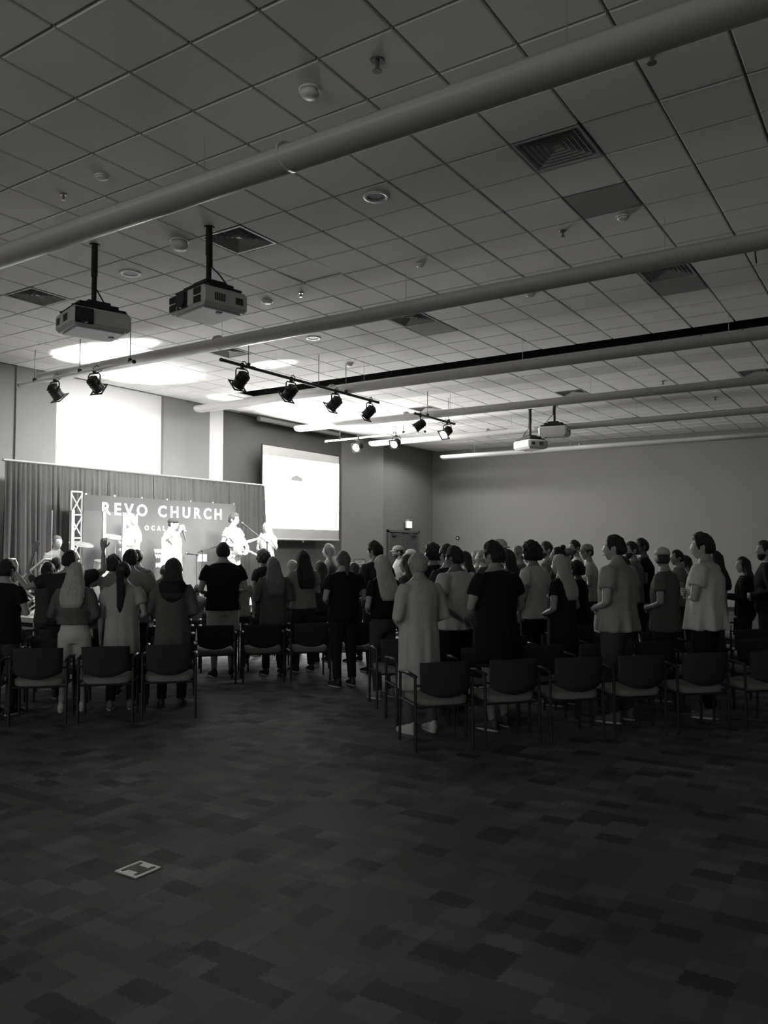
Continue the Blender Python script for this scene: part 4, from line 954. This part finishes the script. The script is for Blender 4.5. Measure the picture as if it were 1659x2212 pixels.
crowd(743, 1190, 10.4, 'person in a black tee with gathered light brown hair, left of the aisle', hair=('updo', .08), topc=.012, hem=.84, botc=.02, build=1.05, loose=1.25)
crowd(766, 1215, 12.6, 'person with brown hair behind the gathered-hair black tee', hair=('long', .05), topc=.03, build=.8, vox=.026)
crowd(812, 1171, 11.0, 'person with thick dark swept hair and a dark shirt, centre', hair=('top', .012), topc=.035, build=1.05, skn=.3, loose=1.1, headturn=.3)
crowd(827, 1200, 9.4, 'slim person with long straight blonde hair, black tee and jeans, at the aisle', hair=('long', .45), topc=.010, hem=.97, botc=.045, build=.88, arms=('front', 'pocket'), shoe=.2, turn=.1)
crowd(862, 1179, 16.5, 'bearded person in a pale cap and white shirt by the door', hair=('cap', .02), hatc=.4, beard=.02, topc=.5, arms=('front', 'fold'), vox=.028, skn=.3)
crowd(890, 1187, 15.8, 'person in a white cap right of the bearded one by the door', hair=('cap', .3), hatc=.6, topc=.25, vox=.028)
crowd(882, 1199, 10.4, 'person with shoulder-length brown hair and a patterned dark top', hair=('long', .06), topc=.08, build=.9, turn=.3, headturn=.3)
crowd(905, 1194, 7.75, 'older person with short pale hair in a long pale cardigan, nearest on the aisle', hair=('short', .35), topc=.42, top='coat', hem=.42, bottom='pants', botc=.09, build=1.0, loose=1.25, shoe=.5, turn=.1, fold=.06)
crowd(936, 1173, 11.2, 'person with dark wavy hair and a dark shirt behind the long cardigan', hair=('curly', .012), topc=.02, build=1.05, headturn=.4)
crowd(984, 1180, 8.6, 'person in a pale shirt with hands clasped behind the back and black trousers', hair=('short', .013), topc=.48, hem=.86, botc=.010, build=1.13, arms=('back', 'back_l'), skn=.14, loose=1.2, headturn=.25, shoe=.02, turn=.12)
crowd(968, 1176, 9.7, 'dark-haired person hidden behind the clasped-hands one', hair=('short', .012), topc=.03, build=1.05)
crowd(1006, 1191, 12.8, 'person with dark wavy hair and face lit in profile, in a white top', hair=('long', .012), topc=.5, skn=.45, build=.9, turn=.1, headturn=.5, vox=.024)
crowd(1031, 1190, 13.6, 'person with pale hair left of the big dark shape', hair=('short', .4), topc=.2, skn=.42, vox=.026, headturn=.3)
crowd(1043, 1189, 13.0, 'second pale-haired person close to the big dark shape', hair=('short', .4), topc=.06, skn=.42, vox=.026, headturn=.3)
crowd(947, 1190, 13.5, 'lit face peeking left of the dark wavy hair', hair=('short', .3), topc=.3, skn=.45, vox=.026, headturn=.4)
crowd(1069, 1172, 8.3, 'big person in a long loose black tee and dark shorts, right block back row', hair=('top', .013), topc=.013, hem=.62, bottom='shorts', botc=.03, build=1.15, loose=1.35, skn=.25, shoe=.05, arms=('fold', 'front'), headturn=.2, turn=.1)
crowd(1080, 1165, 11.4, 'person in a white cap just above the big black tee', hair=('capback', .02), hatc=.45, topc=.03, build=1.05)
crowd(1098, 1187, 10.2, 'dark-haired person in black right of the big black tee', hair=('long', .010), topc=.012, build=1.05)
crowd(1122, 1180, 12.4, 'bespectacled older person in a plaid shirt facing left', hair=('short', .25), topc=.14, skn=.38, headturn=.7, vox=.024)
crowd(1150, 1168, 9.0, 'person with a rounded curly dark hairdo and a white tee', hair=('curly', .012), topc=.48, hem=.86, botc=.010, build=1.0, skn=.2, loose=1.15, turn=.1, arms=('pocket', 'pocket'), shoe=.1)
crowd(1182, 1170, 12.4, 'bearded person with dark hair looking left, grey patterned shirt', hair=('short', .05), beard=.08, topc=.2, skn=.35, headturn=.8, vox=.024)
crowd(1208, 1181, 10.6, 'person with a dark top bun looking left', hair=('bun', .012), topc=.04, skn=.3, headturn=.6, build=.95)
crowd(1212, 1198, 8.9, 'person with long pale wavy hair and a dark dress, right block', hair=('long', .4), topc=.018, top='dress', hem=.45, bottom='none', build=.98, loose=1.3, shoe=.05, turn=.15)
crowd(1243, 1167, 14.0, 'bearded person in a white tee against the back wall', hair=('short', .02), beard=.015, topc=.5, skn=.25, headturn=.7, vox=.026)
crowd(1270, 1176, 13.2, 'person in a light cap and white tee looking left, back wall behind', hair=('cap', .03), hatc=.25, topc=.45, skn=.28, headturn=.7, vox=.026)
crowd(1228, 1185, 13.8, 'person in a grey cap between the bun and the bearded white tee', hair=('cap', .03), hatc=.14, topc=.25, skn=.28, headturn=.6, vox=.028)
crowd(1247, 1210, 11.0, 'dark curly-haired shorter person left of the tall grey tee', hair=('curly', .012), topc=.012, vox=.024, skn=.1)
crowd(1331, 1156, 8.5, 'tall person with cropped dark hair in a rumpled grey tee and dark trousers', hair=('short', .013), topc=.27, hem=.84, botc=.05, build=1.12, loose=1.35, fold=.08, shoe=.1, headturn=.35, turn=.15, arms=('front', 'front'))
crowd(1366, 1170, 12.4, 'bearded dark-haired person looking left behind the tall grey tee', hair=('short', .02), beard=.02, topc=.14, skn=.25, headturn=.8, vox=.024)
crowd(1388, 1163, 12.8, 'tall person in a black polo with a small white badge', hair=('short', .012), topc=.012, skn=.12, build=1.05, headturn=.6, vox=.024, collar=.02)
crowd(1347, 1202, 11.0, 'dark head low behind the shoulder of the tall grey tee', hair=('long', .012), topc=.02, vox=.026)
crowd(1433, 1183, 9.3, 'person in a pale cap turned sideways and a grey tee', hair=('cap', .03), hatc=.42, topc=.10, hem=.78, botc=.03, build=1.05, loose=1.35, headturn=-1.2, turn=.1, shoe=.1)
crowd(1464, 1188, 12.6, 'short dark-haired person right of the sideways cap', hair=('short', .012), topc=.15, skn=.25, vox=.026, headturn=.5)
crowd(1482, 1200, 13.4, 'person with a dark bob before the rightmost white tee', hair=('long', .015), topc=.3, vox=.028, build=.85)
crowd(1521, 1154, 8.35, 'tall person with dark hair in a loose white tee, rightmost standing in the back rows', hair=('top', .012), topc=.5, hem=.83, botc=.010, build=1.12, loose=1.5, fold=.1, shoe=.1, headturn=.3, turn=.15, arms=('fold', 'fold'))
crowd(1546, 1190, 10.4, 'person with dark wavy hair in a pale top behind the tall white tee', hair=('long', .014), topc=.25, build=.85, headturn=.6)
crowd(1654, 1168, 10.8, 'person at the right edge in a dark jacket over a white shirt', hair=('short', .02), beard=.02, topc=.012, top='long', build=1.05, headturn=.5, turn=.1, collar=.5)
crowd(1606, 1203, 11.0, 'person with long dark hair and black top holding a booklet at the far right', hair=('long', .012), topc=.012, top='long', botc=.02, headturn=.5, skn=.35, arms=('book', 'book'), vox=.024)
# ---- the band
for a, k in sorted(SPECS, key=lambda q: q[0][2]):
    o = stand(*a, **k)
    if 'booklet' in a[3]: ps = o
def band(u, v, x, ht, face, label, **k):
    q = onx(u, v, x); return person((x, q.y, SZ), ht, face, label, **k)
M_PLAID = bpy.data.materials.new('plaid_shirt'); M_PLAID.use_nodes = True; nt = M_PLAID.node_tree
tc = nt.nodes.new('ShaderNodeTexCoord'); b_ = nt.nodes['Principled BSDF']; ck = []
for ax in ((1, 0, 0), (0, 0, 1)):
    wv = nt.nodes.new('ShaderNodeTexWave'); wv.bands_direction = 'X' if ax[0] else 'Z'; wv.inputs['Scale'].default_value = 4.5
    nt.links.new(tc.outputs['Object'], wv.inputs['Vector']); ck.append(wv)
mx = nt.nodes.new('ShaderNodeMath'); mx.operation = 'MULTIPLY'; nt.links.new(ck[0].outputs['Fac'], mx.inputs[0]); nt.links.new(ck[1].outputs['Fac'], mx.inputs[1])
cr = nt.nodes.new('ShaderNodeMapRange'); cr.inputs['From Min'].default_value = .1; cr.inputs['From Max'].default_value = .5; cr.inputs['To Min'].default_value = .6; cr.inputs['To Max'].default_value = .16
nt.links.new(mx.outputs[0], cr.inputs[0]); nt.links.new(cr.outputs[0], b_.inputs['Base Color'])
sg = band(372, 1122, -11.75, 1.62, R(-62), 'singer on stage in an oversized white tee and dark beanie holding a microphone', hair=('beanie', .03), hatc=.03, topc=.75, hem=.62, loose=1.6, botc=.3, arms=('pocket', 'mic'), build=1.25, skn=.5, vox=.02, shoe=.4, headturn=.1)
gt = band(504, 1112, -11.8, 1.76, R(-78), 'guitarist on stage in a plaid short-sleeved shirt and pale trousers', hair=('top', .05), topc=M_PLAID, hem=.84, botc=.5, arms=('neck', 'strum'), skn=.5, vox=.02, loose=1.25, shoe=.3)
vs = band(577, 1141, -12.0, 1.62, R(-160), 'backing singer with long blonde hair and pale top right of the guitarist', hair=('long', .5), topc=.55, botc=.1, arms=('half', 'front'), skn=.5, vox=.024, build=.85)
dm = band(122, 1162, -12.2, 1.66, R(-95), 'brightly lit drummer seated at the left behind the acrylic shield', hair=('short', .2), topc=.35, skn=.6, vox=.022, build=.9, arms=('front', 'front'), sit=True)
th = empty('drum_throne', (dm.location.x, dm.location.y, SZ), 0, 'round stool under the seated drummer', 'stool')
MB().loft([(0, 0, .34, .16, .16), (0, 0, .36, .17, .17), (0, 0, .40, .16, .16)], 20).obj('seat', M_BLACK, th)
for k in range(3): MB().tube([(0, 0, .34), (.2*math.cos(k*2.1), .2*math.sin(k*2.1), .012)], .014, 6).obj('leg', M_SILVER, th)
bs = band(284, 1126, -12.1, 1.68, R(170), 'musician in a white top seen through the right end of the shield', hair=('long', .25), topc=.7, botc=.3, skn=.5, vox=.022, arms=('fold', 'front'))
# hand microphone held by the singer; guitar on the guitarist
def hold(o, p): return Matrix.Translation(o.location) @ Matrix.Rotation(o.rotation_euler[2], 4, 'Z') @ Vector(p)
mc = empty('hand_microphone', hold(sg, (.045, .235, 1.42*1.62/1.75)), sg.rotation_euler[2], 'black microphone in the hand of the white-shirted singer', 'microphone')
MB().tube([(0, .05, -.12), (-.01, -.01, .05)], [.012, .018], 10).obj('handle', M_BLACK, mc); MB().ball((-.012, -.025, .075), .026, 8).obj('grille', mat('mic_grille', .12, .4, metal=.5), mc, True)
g0 = empty('guitar', hold(gt, (0, .2, 1.07)), gt.rotation_euler[2], 'pale acoustic guitar held by the plaid-shirted guitarist', 'guitar')
g0.rotation_euler = (0, R(-14)*-1*-1, gt.rotation_euler[2])
poly = []
for k in range(40):
    t = 2*math.pi*k/40; x = .24*math.cos(t); r_ = .185*(1+.18*math.cos(2*t)) ; yy = math.sin(t)*(.175 - .035*math.cos(t) - .045*math.exp(-((x-.02)/.07)**2)); poly.append((-x, yy))
TG = Matrix.Rotation(R(90), 4, 'X')
MB().prism(poly, -.045, .045, M=TG).obj('guitar_body', mat('guitar_top', .45, .3), g0)
MB().prism([(.05*math.cos(k*.35)-.03, .05*math.sin(k*.35)) for k in range(18)], -.05, -.046, M=TG).obj('sound_hole', M_BLACK, g0)
MB().box((-.45, .0-.05*0, 0), (.46, .022, .048), bev=.006).obj('guitar_neck', mat('guitar_neck', .2, .4), g0)
hs = MB().box((-.73, 0, 0), (.13, .018, .075), bev=.006).obj('headstock', mat('guitar_neck', .2, .4), g0)
for k in range(3):
    for s_ in (-1, 1): MB().box((-.69-k*.035, 0, s_*.052), (.012, .014, .022), bev=.003).obj('tuning_peg', M_SILVER, hs)
MB().box((.12, -.05, 0), (.03, .01, .12)).obj('bridge', mat('guitar_neck', .2, .4), g0)
MB().tube([(.22, -.02, 0), (.25, -.2, .18), (.08, -.34, .42), (-.08, -.3, .44), (-.2, -.1, .2), (-.24, -.04, .02)], .012, 6).obj('strap', M_BLACK, g0)
gm = hold(gt, (0, .33, 0)); mic_stand(Vector((gm.x, gm.y+.62, SZ)), R(118), 1.18, .42, 'tall boom microphone stand in front of the guitarist', -.75)
# booklet in the seated person's hands
q = hold(ps, (0, .42, 1.10)); bk = empty('booklet', q, ps.rotation_euler[2], 'grey open booklet held by the long-haired person at the far right', 'booklet')
for s_ in (-1, 1): MB().box((s_*.07, 0, 0), (.14, .008, .2), M=Matrix.Rotation(R(s_*12), 4, 'Z') @ Matrix.Rotation(R(-30), 4, 'X')).obj('page', mat('booklet_page', .25, .7), bk)
fin()
